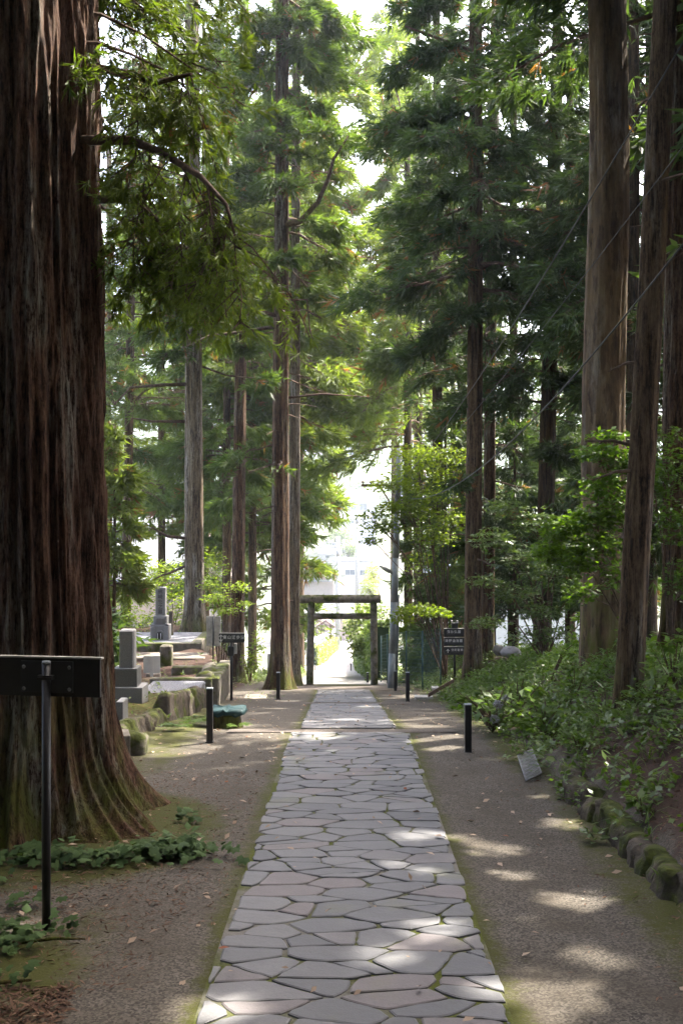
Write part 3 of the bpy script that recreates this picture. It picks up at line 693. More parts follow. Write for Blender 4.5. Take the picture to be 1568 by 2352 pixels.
# young cedar lit by the sun, lower left
cedar('young pale green cedar with drooping sprays beside the giant trunk, above the small headstone', 262, 31, .11, 6.6, 270, .55, 1.05, 44, 30, .36, 'needle_bright', 'bark_brown', 16, .2, 'young_cedar', tint=.8, wid=.06, cull=False, group='young conifers', nu=12, nv=16, stubs=0, down=.5)
for (lab, px_, Y_, d_, z0_, R_, mt, sd) in (
        ('pale bushy cedar hidden behind the straight dark gate cedar, crown on both sides', 645, 49, .44, 8.5, 4.0, 'needle_bright', 75),
        ('pale airy cedar hidden behind the slim grey-brown gate cedar, crown over the lane', 677, 55, .44, 7.8, 4.8, 'needle_bright', 76),
        ('hazy tall cedar rising behind the straight dark gate cedar, arching over the lane', 655, 66, .5, 7.5, 5.5, 'needle_bright', 71),
        ('hazy distant cedar rising behind the slim grey-brown gate cedar', 679, 88, .6, 10, 6.4, 'needle_bright', 72),
        ('hazy distant cedar rising behind the utility pole', 905, 92, .6, 10.5, 6.2, 'needle_bright', 73),
        ('hazy tall cedar behind the slim pair at the utility pole', 958, 67, .5, 8.5, 4.6, 'needle_bright', 74),
        ('dark far cedar seen between the terrace cedar and the one behind the arrow sign', 521, 50, .42, 3.0, 3.3, 'needle_far', 21),
        ('far cedar with a thin brown trunk just right of the cedar behind the arrow sign', 580, 53, .42, 1.0, 3.4, 'needle_far', 22),
        ('far leafy cedar beyond the graveyard, left of the terrace cedar', 372, 56, .42, 1.5, 3.6, 'needle_bright', 23),
        ('farthest sunlit cedar to the left, half hidden by the giant trunk', 250, 62, .45, 2.5, 4.2, 'needle_bright', 24),
        ('sunlit bushy cedar reaching over the lane beyond the gate from the left', 640, 58, .5, -3.2, 3.3, 'needle_bright', 25),
        ('tall pale far cedar above the lane, behind the bushy one', 690, 76, .5, 3.0, 4.2, 'needle_bright', 26),
        ('far cedar filling the gap behind the terrace cedar', 470, 66, .5, -2.0, 4.0, 'needle_far', 27)):
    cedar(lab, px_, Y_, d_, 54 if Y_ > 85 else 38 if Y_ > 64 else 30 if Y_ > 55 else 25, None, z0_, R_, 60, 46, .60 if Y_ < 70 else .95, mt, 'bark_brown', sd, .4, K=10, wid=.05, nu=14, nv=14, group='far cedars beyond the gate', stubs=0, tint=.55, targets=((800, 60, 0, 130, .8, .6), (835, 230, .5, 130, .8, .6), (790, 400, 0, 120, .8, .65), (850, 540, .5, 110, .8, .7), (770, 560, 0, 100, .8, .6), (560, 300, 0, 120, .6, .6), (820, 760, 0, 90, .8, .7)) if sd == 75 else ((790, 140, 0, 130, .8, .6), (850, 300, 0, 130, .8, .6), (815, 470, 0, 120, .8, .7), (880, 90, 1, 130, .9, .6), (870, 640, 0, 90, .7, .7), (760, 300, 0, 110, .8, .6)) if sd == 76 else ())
# right of the path
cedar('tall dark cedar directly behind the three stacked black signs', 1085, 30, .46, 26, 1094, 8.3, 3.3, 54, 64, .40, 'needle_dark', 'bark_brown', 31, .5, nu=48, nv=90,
      limbs_low=([(1085, 222, 0, .05), (1040, 225, -.4, .045), (960, 275, -.8, .03), (880, 305, -1, .015)], [(1088, 120, 0, .05), (1010, 90, -.4, .04), (930, 60, -.8, .02)]),
      targets=((930, 290, -1, 150, .5, .3), (880, 280, -1, 110, .6, .35), (1000, 450, -.6, 120, .5, .25), (970, 560, -.3, 130, .5, .3), (1010, 640, -.8, 120, .5, .2), (930, 650, .2, 100, .8, .5), (1000, 760, 0, 100, .8, .3), (960, 120, -.5, 120, .6, .3), (1190, 560, -1, 120, .5, .25), (1180, 330, -1.5, 120, .5, .3), (1200, 130, -1.2, 120, .5, .3), (1040, 1110, -.8, 60, .3, .45), (1060, 720, -1, 90, .3, .3), (1000, 260, -1, 100, .6, .2), (900, 480, .4, 80, .8, .55), (960, 30, -.5, 120, .6, .3), (900, 170, 0, 90, .7, .4), (860, 330, .2, 100, .6, .4), (890, 700, 1, 90, .7, .5), (930, 820, .6, 80, .7, .4), (1030, 520, -1, 90, .4, .2)), **K1)
cedar('red-brown cedar touching the right side of the one behind the stacked signs', 1119, 34, .38, 25, 1136, 6.8, 3.0, 50, 60, .42, 'needle_dark', 'bark_red', 32, .4, nu=40, nv=70,
      targets=((1200, 1050, -1, 110, .4, .5), (1170, 1200, -1, 90, .4, .4), (1250, 1140, -.6, 110, .5, .5), (1060, 1250, -.4, 110, .3, .2), (1090, 1160, -1, 90, .3, .3), (1020, 1260, .2, 70, .4, .3), (1230, 950, -1, 90, .5, .4), (1180, 860, -1, 80, .5, .4), (1060, 900, -.8, 80, .4, .2)), **K1)
cedar('leaning dark cedar between the red-brown pair and the huge grey trunk', 1243, 32, .48, 25, 1282, 5.6, 3.0, 50, 60, .42, 'needle_dark', 'bark_dark', 33, .5, nu=40, nv=70,
      targets=((1320, 880, -1, 110, .5, .3), (1220, 780, -1, 110, .5, .3), (1290, 1040, -1, 90, .4, .3), (1330, 640, -1, 110, .5, .35), (1310, 420, -1, 110, .5, .35), (1330, 200, -1, 100, .5, .35), (1290, 1180, -.6, 60, .3, .4)), **K1)
huge = cedar('huge pale flaky-barked trunk with peeling strips on the bank to the right', 1383, 20, .79, 27, 1392, 13.2, 4.2, 44, 60, .5, 'needle_dark', 'bark_flaky', 34, .16, nu=110, nv=160, stubs=0, amp=.05, **K1)
cedar('slender leaning knotty trunk in front of the huge flaky one', 1438, 14.6, .345, 22, 1526, 12.4, 3.0, 36, 55, .45, 'needle_dark', 'bark_brown', 35, .22, nu=90, nv=130, stubs=7, amp=.07, **K1)
cedar('red-brown cedar cut by the right edge of the photo, flaring at its foot', 1552, 20, .46, 25, 1560, 11.5, 3.4, 40, 60, .45, 'needle_dark', 'bark_red', 36, .75, nu=80, nv=110, amp=.10, **K1)
cedar('dark cedar seen in the slit between the huge flaky trunk and the leaning knotty one', 1454, 28, .36, 25, 1452, 7.0, 2.8, 44, 55, .45, 'needle_dark', 'bark_dark', 37, .3, **K1)
for (lab, px_, Y_, d_, z0_, R_, mt, sd) in (
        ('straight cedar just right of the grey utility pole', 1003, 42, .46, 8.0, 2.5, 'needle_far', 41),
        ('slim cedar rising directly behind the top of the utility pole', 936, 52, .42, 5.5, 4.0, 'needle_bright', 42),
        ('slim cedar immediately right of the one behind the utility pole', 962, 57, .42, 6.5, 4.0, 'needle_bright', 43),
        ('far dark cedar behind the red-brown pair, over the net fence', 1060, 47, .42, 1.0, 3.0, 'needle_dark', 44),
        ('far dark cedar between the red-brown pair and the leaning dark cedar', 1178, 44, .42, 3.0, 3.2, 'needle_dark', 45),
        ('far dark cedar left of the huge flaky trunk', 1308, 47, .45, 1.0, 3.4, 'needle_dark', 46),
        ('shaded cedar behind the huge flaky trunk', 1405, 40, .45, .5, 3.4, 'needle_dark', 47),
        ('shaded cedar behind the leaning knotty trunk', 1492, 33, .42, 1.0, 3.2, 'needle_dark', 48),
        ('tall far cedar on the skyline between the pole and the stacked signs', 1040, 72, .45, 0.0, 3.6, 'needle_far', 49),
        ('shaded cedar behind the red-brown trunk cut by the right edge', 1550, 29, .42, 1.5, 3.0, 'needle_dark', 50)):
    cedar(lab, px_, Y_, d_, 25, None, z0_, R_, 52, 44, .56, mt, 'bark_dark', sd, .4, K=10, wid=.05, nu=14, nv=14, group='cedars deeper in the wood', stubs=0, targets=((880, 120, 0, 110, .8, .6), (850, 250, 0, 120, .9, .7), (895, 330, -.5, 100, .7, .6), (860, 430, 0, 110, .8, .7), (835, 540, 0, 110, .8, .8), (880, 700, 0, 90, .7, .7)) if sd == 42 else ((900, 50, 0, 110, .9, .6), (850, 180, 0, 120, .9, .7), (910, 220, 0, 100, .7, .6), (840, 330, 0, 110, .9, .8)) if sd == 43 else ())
for (lab, px_, Y_, h_, z_, R_, mt, sd) in (
        ('young conifer behind the net fence, right of the utility pole', 968, 41, 8.5, -3.6, 1.3, 'needle_far', 51),
        ('thin young conifer between the net fence and the stacked signs', 1022, 40, 9.5, -2.6, 1.25, 'needle_far', 52),
        ('young conifer just left of the stacked signs, half behind the fence', 996, 46, 10.5, -3.0, 1.4, 'needle_far', 53),
        ('shaded young conifer between the red-brown pair and the leaning cedar', 1182, 37, 7.5, -.6, 1.4, 'needle_dark', 54),
        ('shaded young conifer right of the leaning dark cedar', 1305, 38, 7.0, -.4, 1.4, 'needle_dark', 55),
        ('shaded young conifer behind the leaning dark cedar', 1255, 43, 9.5, -.8, 1.6, 'needle_dark', 56),
        ('young conifer behind the red-brown pair', 1135, 44, 9.0, -1.2, 1.5, 'needle_dark', 57)):
    cedar(lab, px_, Y_, .12, h_, None, z_, R_, 46, 26, .42, mt, 'bark_dark', sd, .2, 'young_cedar', K=10, wid=.05, nu=10, nv=14, group='young conifers', stubs=0, down=.25, droop=.4)
# unseen cedars added around the photographer to shade the path
outs = [(-2.5, -7), (3, -10), (10, 4), (8.2, 13.5), (9.5, 20), (12.8, 29.5), (7.4, 7.0), (13, 16), (14, 24), (13, 34), (-8.2, 15), (-9.5, 24), (-9.2, 5), (-5, -10), (5.5, -8), (1, -13), (8.8, -6), (-10, -8), (-12, 2), (11, -2), (13.5, 9), (7.6, -1.0), (-9.5, -3.5), (5, -5), (-5.5, -6), (0.5, -9), (9, -1), (-9.5, -1)]
first = None
for i, (x_, y_) in enumerate(outs):
    lab = 'cedar of the same wood standing outside the photo, shading the path'
    if first is None:
        first = cedar(lab, 0, 0, .6, 25, None, 2.5, 4.4, 80, 60, .62, 'needle_dark', 'bark_brown', 61, .4, K=8, wid=.075, nu=14, nv=14, world=(x_, y_), group='cedars around the photo', stubs=0)
        continue
    if x_ > 6 and 5 < y_ < 40:
        cedar(lab, 0, 0, .6, 25, None, 7.5, 4.4, 60, 60, .62, 'needle_dark', 'bark_brown', 61 + i, .4, K=8, wid=.075, nu=14, nv=14, world=(x_, y_), group='cedars around the photo', stubs=0); continue
    r_ = first.copy(); C.objects.link(r_); r_.location = (x_, y_, float(gz(x_, y_))); r_.rotation_euler = (0, 0, i * 1.3)
    for ch in first.children:
        c_ = ch.copy(); C.objects.link(c_); c_.parent = r_

over = None  # more unseen cedars, added overhead to darken the foreground
for i, (x_, y_) in enumerate([(5.6, 3.2), (-6.0, 4.6), (4.2, -3.), (-4.0, -3.6), (.8, -6.5), (-6.2, 9.5)]):
    if i < 2: o_ = cedar('cedar beside the photographer with its crown high above the path', 0, 0, .55, 26, None, 9.0, 4.6, 64, 60, .62, 'needle_dark', 'bark_brown', 88 + i, .4, K=8, wid=.08, nu=14, nv=14, world=(x_, y_), group='tall cedars around the photo', stubs=0); over = o_; continue
    r_ = over.copy(); C.objects.link(r_); r_.location = (x_, y_, float(gz(x_, y_))); r_.rotation_euler = (0, 0, i * 1.7)
    for ch in over.children:
        c_ = ch.copy(); C.objects.link(c_); c_.parent = r_

# ------------------------------------------------------------------ stone gate, signs, bollards, pole
Yt = 38.; zt = PZ(1573, Yt); gate = thing('torii_gate', 'weathered grey stone shrine gate of round posts and beams across the path', 'shrine gate', (PX(784, Yt), Yt, zt))
def logtube(name, a, b, r0, r1, mat, parent, n=20, m=14, seed=0):
    R = np.random.default_rng(seed); a = np.array(a, float); b = np.array(b, float)
    pts = [a + (b - a) * t for t in np.linspace(0, 1, m)]
    MB().tube(pts, [(r0 + (r1 - r0) * t) * (1 + R.normal(0, .008)) for t in np.linspace(0, 1, m)], n).build(name, mat, parent)
for xb, xt in ((711, 715), (859.5, 857.5)):
    logtube('pillar', (PX(xb, Yt), Yt, zt - .15), (PX(xt, Yt), Yt, PZ(1380, Yt)), .124, .114, M["torii_stone"], gate, seed=int(xb))
logtube('top_beam', (PX(676, Yt), Yt, PZ(1376, Yt)), (PX(874, Yt), Yt, PZ(1375.5, Yt)), .142, .138, M['torii_stone'], gate, seed=4)
logtube('tie_beam', (PX(719, Yt), Yt, PZ(1415.5, Yt)), (PX(853, Yt), Yt, PZ(1415, Yt)), .10, .098, M['torii_stone'], gate, seed=5)

def bollard(px, py, Y, h, w, label):
    x, z = PX(px, Y), PZ(py, Y); t = thing('bollard', label, 'bollard', (x, Y, z), 'black square bollards along the path')
    return t, x, z, h, w
def make_bollard():
    MBx = MB().bbox(-.045, .045, -.045, .045, -.15, .685, .006); body = MBx.build('body', M['black_plastic'])
    cap = MB().bbox(-.048, .048, -.048, .048, .685, .70, .004).build('cap', M['pole'])
    foot = MB().bbox(-.056, .056, -.056, .056, -.1, .012, .004).build('foot', M['brown_metal'])
    return body, cap, foot
proto = make_bollard()
for k, (px, py, Y, h, lab) in enumerate((
        (482, 1704, 16.3, .78, 'black square bollard in the moss beside the teal-covered stump'),
        (1074, 1728, 15.4, .66, 'black square bollard at the foot of the hydrangea bank'),
        (639, 1605, 28.0, .66, 'black bollard in front of the straight dark cedar beside the gate'),
        (935.5, 1611, 27.0, .70, 'black bollard nearest the plank steps below the stacked signs'),
        (907.5, 1591, 33.2, .64, 'black bollard standing against the foot of the grey utility pole'),
        (844, 1568, 42.0, .38, 'short black bollard beside the right pillar of the stone gate'),
        (805.8, 1541, 92.0, .60, 'thin bollard on the sunlit lane, the nearer of the pair at the long hedge'),
        (804.6, 1523, 118., .50, 'thin bollard on the sunlit lane, the farther of the pair at the long hedge'),
        (722.5, 1541, 92.0, .45, 'small bollard on the lane just right of the left gate pillar'))):
    x_, z_ = PX(px, Y), PZ(py, Y)
    if Y < 120: z_ = min(z_, float(gz(x_, Y)) + .05) if Y > 60 else z_
    t = thing('bollard', lab, 'bollard', (x_, Y, z_), 'black square bollards along the path')
    t.scale = (1, 1, h / .70)
    for ch in proto:
        c_ = ch if k == 0 else ch.copy()
        if k: C.objects.link(c_)
        c_.parent = t

# foreground sign seen from behind
Y = 8.0; x = PX(107, Y); zb = PZ(2135, Y)
sg = thing('path_sign', 'dark metal signpost seen from behind, in front of the giant cedar', 'sign', (x, Y, zb))
zt_, zb_ = PZ(1513, Y), PZ(1601, Y); a = math.radians(-9)
MB().box(x - .40, x + .385, Y + .03, Y + .062, zb_, zt_).turn(a, x, Y).build('board', M['brown_metal'], sg, .003)
MB().box(x - .42, x + .40, Y + .022, Y + .070, zt_, zt_ + .012).turn(a, x, Y).build('top_trim', M['wood_grey'], sg)
MB().box(x - .20, x + .19, Y + .014, Y + .03, zb_ + .03, zt_ - .02).turn(a, x, Y).build('mounting_plate', M['black_metal'], sg, .002)
MB().tube([(x, Y, zb - .2), (x, Y, zt_ - .035)], .031, 20).build('post', M['brown_metal'], sg)
MB().tube([(x, Y, zt_ - .035), (x, Y, zt_ - .015)], [.033, .028], 20).build('post_cap', M['pole'], sg)
mb = MB(); mb.box(x - .055, x + .055, Y - .036, Y + .03, zb_ + .125, zb_ + .142).box(x - .055, x + .055, Y - .036, Y + .03, zb_ + .148, zb_ + .156).turn(a, x, Y); mb.build('clamp', M['brown_metal'], sg, .002)
for dx in (-.175, .165):
    for dz in (.055, .21):
        MB().tube([(x + dx, Y + .014, zb_ + dz), (x + dx, Y + .004, zb_ + dz)], [.014, .009], 10).turn(a, x, Y).build('bolt', M['steel'], sg)

# arrow signpost on the left
Y = 27.2; x = PX(531.5, Y); zb = PZ(1596, Y)
sg = thing('arrow_sign', 'black signpost with pale lettering and a two-headed arrow, left of the path', 'sign', (x, Y, zb))
x0, x1, z0_, z1_ = PX(504, Y), PX(562.5, Y), PZ(1475, Y), PZ(1455, Y)
MB().box(x0, x1, Y - .055, Y - .025, z0_, z1_).build('board', M['black_metal'], sg, .003)
MB().box(x0, x1, Y - .062, Y - .018, z1_ + .004, z1_ + .02).build('top_trim', M['wood_grey'], sg)
MB().tube([(x, Y + .012, zb - .2), (x, Y + .012, z1_ + .01)], .034, 14).build('post', M['brown_metal'], sg)
MB().bbox(x - .085, x + .06, Y - .024, Y + .07, PZ(1506, Y), PZ(1484, Y), .01).build('junction_box', M['black_metal'], sg)
MB().bbox(x + .062, x + .125, Y + .0, Y + .12, PZ(1502, Y), PZ(1478, Y), .006).build('side_panel', M['wood_grey'], sg)
text_part('lettering', '東山遊歩道', (PX(517, Y) + PX(557.5, Y)) / 2, Y - .0575, PZ(1463, Y), .094, M['letter'], sg)
xa = PX(508, Y)
for s_ in (1, -1):
    za = PZ(1465.2, Y)
    MB().prism([(xa - .008, za), (xa + .008, za), (xa + .008, za + s_ * .072), (xa - .008, za + s_ * .072)][::s_], Y - .059, Y - .0555).prism([(xa, za + s_ * .088), (xa + .05, za + s_ * .038), (xa + .037, za + s_ * .026), (xa, za + s_ * .064), (xa - .037, za + s_ * .026), (xa - .05, za + s_ * .038)][::-s_], Y - .0595, Y - .0555).build('arrow', M['letter'], sg)
MB().box(PX(517, Y), PX(557, Y), Y - .057, Y - .0555, PZ(1468.6, Y), PZ(1468.0, Y)).box(PX(517, Y), PX(537, Y), Y - .057, Y - .0555, PZ(1471.6, Y), PZ(1470.8, Y)).build('small_print', M['faint'], sg)

# three stacked signs on the right
Y = 31.2; x = PX(1043.5, Y); zb = PZ(1545, Y)
sg = thing('stacked_sign', 'post with three stacked black sign boards lettered in white, right of the path', 'sign', (x, Y, zb))
MB().tube([(x, Y + .012, zb - .25), (x, Y + .012, PZ(1437, Y))], .032, 14).build('post', M['black_metal'], sg)
MB().bbox(x - .085, x + .085, Y - .05, Y + .09, PZ(1443.5, Y), PZ(1430.5, Y), .01).build('junction_box', M['black_metal'], sg)
for dx in (-.075, .075): MB().bbox(x + dx - .022, x + dx + .022, Y - .03, Y + .07, PZ(1430.4, Y), PZ(1425.2, Y), .004).build('bracket', M['wood_grey'], sg)
x0, x1 = PX(1018.6, Y), PX(1067, Y)
for (pa, pb, txt) in ((1443.8, 1462, '森宗弘墓'), (1464.5, 1482.5, '津野滄洲墓'), (1485.5, 1503.5, '空町駐車場')):
    b_ = MB().box(x0, x1, Y - .055, Y - .025, PZ(pb, Y), PZ(pa, Y)).build('board', M['black_metal'], sg, .003)
    MB().box(x0, x1, Y - .06, Y - .02, PZ(pa, Y) + .003, PZ(pa, Y) + .014).build('top_trim', M['wood_grey'], b_)
    ar = txt[0] == '空'
    xm = (x0 + x1) / 2 + (.115 if ar else -.02)
    text_part('lettering', txt, xm, Y - .0575, PZ(pa + 6.6, Y), .075 if ar else .088, M['letter'], b_)
    MB().box(xm - .19, xm + .14, Y - .057, Y - .0555, PZ(pa + 11.6, Y), PZ(pa + 11.1, Y)).box(xm - .19, xm + .02, Y - .057, Y - .0555, PZ(pa + 13.6, Y), PZ(pa + 13.1, Y)).build('small_print', M['faint'], b_)
    if ar:
        xa, za = PX(1027.6, Y), PZ(pa + 9.2, Y)
        MB().prism([(xa - .009, za - .05), (xa - .009, za + .04), (xa + .009, za + .04), (xa + .009, za - .05)], Y - .0595, Y - .0555).prism([(xa, za + .058), (xa - .048, za + .01), (xa - .036, za - .003), (xa, za + .034), (xa + .036, za - .003), (xa + .048, za + .01)], Y - .059, Y - .0555).build('arrow', M['letter'], b_)
        mb = MB()
        for (u0, u1, w0, w1) in ((-.08, .08, .078, .084), (-.08, .08, -.078, -.072), (-.08, -.074, -.072, .078), (.074, .08, -.072, .078)): mb.box(xa + u0, xa + u1, Y - .0575, Y - .0555, za + w0, za + w1)
        mb.build('arrow_frame', M['faint'], b_)

# utility pole
Y = 35.; b0 = np.array([PX(898, Y), Y, PZ(1590, Y)]); b1 = np.array([PX(917, Y), Y, PZ(1030, Y)])
pl = thing('utility_pole', 'grey steel utility pole leaning slightly right of the stone gate', 'utility pole', b0)
on = lambda t: b0 + (b1 - b0) * t
secs = [0, .16, .37, .55, .75, 1.]
for i in range(5):
    r = .125 - .009 * i
    MB().tube([on(secs[i] - (.03 if i == 0 else .004)), on(secs[i + 1])], [r, r - .006], 20).build('pole_section', M['pole'], pl)
MB().tube([on(.0) + [.15, -.02, -.1], on(.25) + [.14, -.02, 0], on(.40) + [.125, -.02, 0]], .032, 10).build('conduit', M['pole'], pl)
la = on(.484); MB().tube([la + [-.08, -.02, 0], P(897, 1314, Y - .05), P(895, 1313, Y - .06), P(883, 1306, Y - .1), P(871, 1299, Y - .1)], [.03, .035, .065, .06, .03], 12).build('lamp', M['concrete'], pl)
ca = on(.86)
MB().box(PX(829, Y), ca[0], Y - .30, Y - .22, PZ(1118, Y), PZ(1112.5, Y)).build('crossarm', M['wood_brown'], pl)
MB().tube([P(870, 1114, Y - .26), P(912, 1180, Y - .12)], .022, 8).build('brace', M['wood_brown'], pl)
for px in (833, 851.5): MB().tube([P(px, 1112, Y - .26), P(px, 1109.5, Y - .26), P(px, 1108.5, Y - .26), P(px, 1105, Y - .26)], [.02, .02, .055, .04], 10).build('insulator', M['wood_brown'], pl)
def cable(label, pts, r, sag):
    a, b = np.array(pts[0]), np.array(pts[1]); q = [a + (b - a) * t - np.array([0, 0, sag * 4 * t * (1 - t)]) for t in np.linspace(0, 1, 24)]
    t = tag(MB().tube(q, r, 6).build('overhead_cable', M['cable']), label, 'cable', 'overhead cables in front of the right trunks')
cable('thick overhead cable, topmost of the three crossing the right trunks', (P(1580, 75, 10.5), P(917, 1110, 35)), .010, .35)
cable('thin faint overhead cable between the two thicker ones', (P(1640, 240, 12), P(917, 1130, 35)), .006, .25)
cable('overhead cable, lowest of the three, sagging to the grey pole', (P(1580, 545, 10.5), P(915, 1140, 35)), .010, .85)

# green net fence
fn = [(1.50, 43.), (1.62, 40.), (1.75, 37.), (2.0, 35.), (2.4, 33.6), (2.85, 32.6)]
fz = [float(gz(a_, b_)) for a_, b_ in fn]
fc = thing('net_fence', 'green netting fence on thin posts climbing the bank behind the utility pole', 'fence', (fn[0][0], fn[0][1], fz[0]))
for (a_, b_), z_ in zip(fn, fz): MB().tube([(a_, b_, z_ - .2), (a_, b_, z_ + 1.75)], .025, 8).build('post', M['net'], fc)
mb = MB()
for i in range(5):
    A = np.array([*fn[i], fz[i] + .05]); B = np.array([*fn[i + 1], fz[i + 1] + .05])
    for k in range(15):
        h = np.array([0, 0, .12 * k]); w = np.array([0, 0, .007]); mb.add([A + h, B + h, B + h + w, A + h + w], [(0, 1, 2, 3)])
    n = 30
    for k in range(n):
        p_ = A + (B - A) * k / n; q_ = p_ + (B - A) / np.linalg.norm(B - A) * .007; h = np.array([0, 0, 1.68]); mb.add([p_, q_, q_ + h, p_ + h], [(0, 1, 2, 3)])
mb.build('netting', M['net'], fc)

# plank steps and grate on the right
ps = thing('plank_steps', 'weathered plank steps leaving the path below the stacked signs', 'steps', (2.0, 27.4, float(gz(2.0, 27.4))))
z_ = PZ(1603, 27.2)
MB().box(PX(952, 27.2), PX(992, 27.2), 27.0, 27.35, z_, z_ + .05).build('tread', M['wood_grey'], ps, .005)
MB().add([(PX(982, 27.1) + dx_, 27.02 + dy_, PZ(py_, 27.1)) for dx_, dy_, py_ in ((0, 0, 1601), (.62, .0, 1566), (.62, .0, 1558), (0, 0, 1592), (0, .06, 1601), (.62, .06, 1566), (.62, .06, 1558), (0, .06, 1592))], [(0, 1, 2, 3), (7, 6, 5, 4), (0, 4, 5, 1), (1, 5, 6, 2), (2, 6, 7, 3), (3, 7, 4, 0)]).build('stringer', M['wood_brown'], ps)
MB().box(PX(992, 27.4), PX(1008, 27.4), 27.35, 27.7, z_ + .16, z_ + .21).build('tread', M['wood_grey'], ps, .005)
q = [P(1188, 1735, 14.6), P(1221, 1721, 14.9), P(1243, 1776, 13.6), P(1226, 1790, 13.2)]
q[3] = q[0] + (q[2] - q[1])
gr = thing('metal_grate', 'galvanised steel drain grate leaning askew at the foot of the bank', 'grate', q[3])
mb = MB()
for i in range(4): mb.tube([q[i], q[(i + 1) % 4]], .008, 6)
mb.build('frame', M['steel'], gr)
mb = MB()
for i in range(1, 14): mb.tube([q[0] + (q[1] - q[0]) * i / 14, q[3] + (q[2] - q[3]) * i / 14], .0045, 4)
for i in range(1, 8): mb.tube([q[0] + (q[3] - q[0]) * i / 8, q[1] + (q[2] - q[1]) * i / 8], .003, 4)
mb.build('bars', M['steel'], gr)

# ------------------------------------------------------------------ stones and walls
def boulder(mb, c, s, seed, n=(14, 9), p=.55, rz=0.):
    R = np.random.default_rng(seed); o1, o2 = R.uniform(0, 50, 2)
    V = []
    for j in range(n[1]):
        ph = -math.pi / 2 + math.pi * j / (n[1] - 1)
        for i in range(n[0]):
            th = 2 * math.pi * i / n[0]
            sp = lambda v: math.copysign(abs(v) ** p, v)
            d = np.array([sp(math.cos(ph)) * sp(math.cos(th)), sp(math.cos(ph)) * sp(math.sin(th)), sp(math.sin(ph))])
            k = 1 + .42 * (float(fbm(d[0] * 1.7 + o1 + d[2], d[1] * 1.7 + o2 - d[2], seed, 3)) - .5)
            v = d * k * np.array(s); cz, sn = math.cos(rz), math.sin(rz)
            V.append((c[0] + v[0] * cz - v[1] * sn, c[1] + v[0] * sn + v[1] * cz, c[2] + v[2]))
    F = [(j * n[0] + i, j * n[0] + (i + 1) % n[0], (j + 1) * n[0] + (i + 1) % n[0], (j + 1) * n[0] + i) for j in range(n[1] - 1) for i in range(n[0])]
    mb.add(V, F, True)
R = np.random.default_rng(8)
def stone_row(label, pts, h, mat, depth=.16, cat='stone wall', wmin=.25, wmax=.55, sink=.1):
    """rough wall of fitted stones: a ribbon swept along pts, with joints, uneven tops and a hewn face"""
    pts = np.array(pts, float); seg = np.hypot(*np.diff(pts[:, :2], axis=0).T); cum = np.concatenate([[0], np.cumsum(seg)]); L = cum[-1]
    sd = np.arange(0, L, .035); c = np.stack([np.interp(sd, cum, pts[:, k]) for k in range(3)], 1)
    tn = np.gradient(c, axis=0); tn[:, 2] = 0; tn = unit(tn); nn = np.stack([-tn[:, 1], tn[:, 0], 0 * sd], 1)
    if nn[:, 0].mean() * (1 if c[:, 0].mean() > 0 else -1) > 0: nn = -nn         # front faces the path
    jt = [0.]
    while jt[-1] < L: jt.append(jt[-1] + R.uniform(wmin, wmax))
    jt = np.array(jt); idx = np.searchsorted(jt, sd, 'right') - 1; dj = np.minimum(sd - jt[idx], jt[np.minimum(idx + 1, len(jt) - 1)] - sd)
    groove = np.exp(-(dj / .02) ** 2); hv = R.uniform(.88, 1.08, len(jt))[idx] * h; ov = R.normal(0, .022, len(jt))[idx]
    prof = [(.02, -.25), (.02, 0.), (.03, .25), (.02, .5), (.0, .75), (-.03, .93), (-.09, 1.), (-.16, .99), (-.24, .94), (-.34, .55), (-.36, -.2)]
    endt = np.clip(sst(-.02, .14, sd) * sst(-.02, .14, L - sd), .02, 1)
    rows = []
    for k, (o_, z_) in enumerate(prof):
        n1 = fbm(sd * 5 + 7, z_ * h * 9 + 0 * sd, 33, 4) - .5; n2 = fbm(sd * 16, z_ * h * 30 + 0 * sd, 35, 2) - .5
        off = o_ * depth / .14 + ov + n1 * .13 + n2 * .05 - groove * .045 * (1 if z_ > .0 else .2)
        z = c[:, 2] - sink + z_ * hv * endt + (n1 * .06 if z_ > .6 else 0) - groove * .03 * (z_ > .8)
        rows.append(np.stack([c[:, 0] + nn[:, 0] * off, c[:, 1] + nn[:, 1] * off, z], 1))
    o = grid_mesh('stone_wall', np.array(rows), len(sd), len(prof), mat); tag(o, label, cat, 'low mossy stone walls')
    return o
zr = lambda x, Y, off: (x, Y, float(zc(Y)) + off)
stone_row('low mossy stone wall along the drain at the foot of the right bank', [zr(2.50, 5.2, .0), zr(2.52, 8.6, .0), zr(2.48, 11.5, .0), zr(2.50, 13.2, .0)], .34, M['wall_mossy'], .12, sink=.10, wmin=.16, wmax=.6)
stone_row('mossy stone wall holding the litter bed left of the path, nearest the giant cedar', [zr(-3.06, 14.6, -.05), zr(-2.98, 17, -.05), zr(-2.9, 19.0, -.05)], .42, M['wall_mossy'], .14)
stone_row('mossy stone wall holding the gravel grave plot behind the stump', [zr(-3.0, 19.5, -.05), zr(-2.92, 22, -.05), zr(-2.88, 24.6, -.05)], .62, M['wall_mossy'], .13, wmin=.35, wmax=.8)
stone_row('rough sunlit mossy stones beside the black arrow sign', [zr(-2.82, 25.2, .0), zr(-2.95, 27.0, .05), zr(-3.1, 29.4, .1)], .85, M['kerb_mossy'], .22, wmin=.5, wmax=.9)
def slab(name, label, x0, x1, y0, y1, z0, z1, mat, cat, b=.03):
    return tag(MB().bbox(x0, x1, y0, y1, z0, z1, b).build(name, mat), label, cat)
slab('stone_kerb', 'long mossy stone kerb in front of the gravel grave plot', PX(345, 25), -2.86, 24.9, 25.12, -1.5, PZ(1556, 25), M['kerb_mossy'], 'kerb')
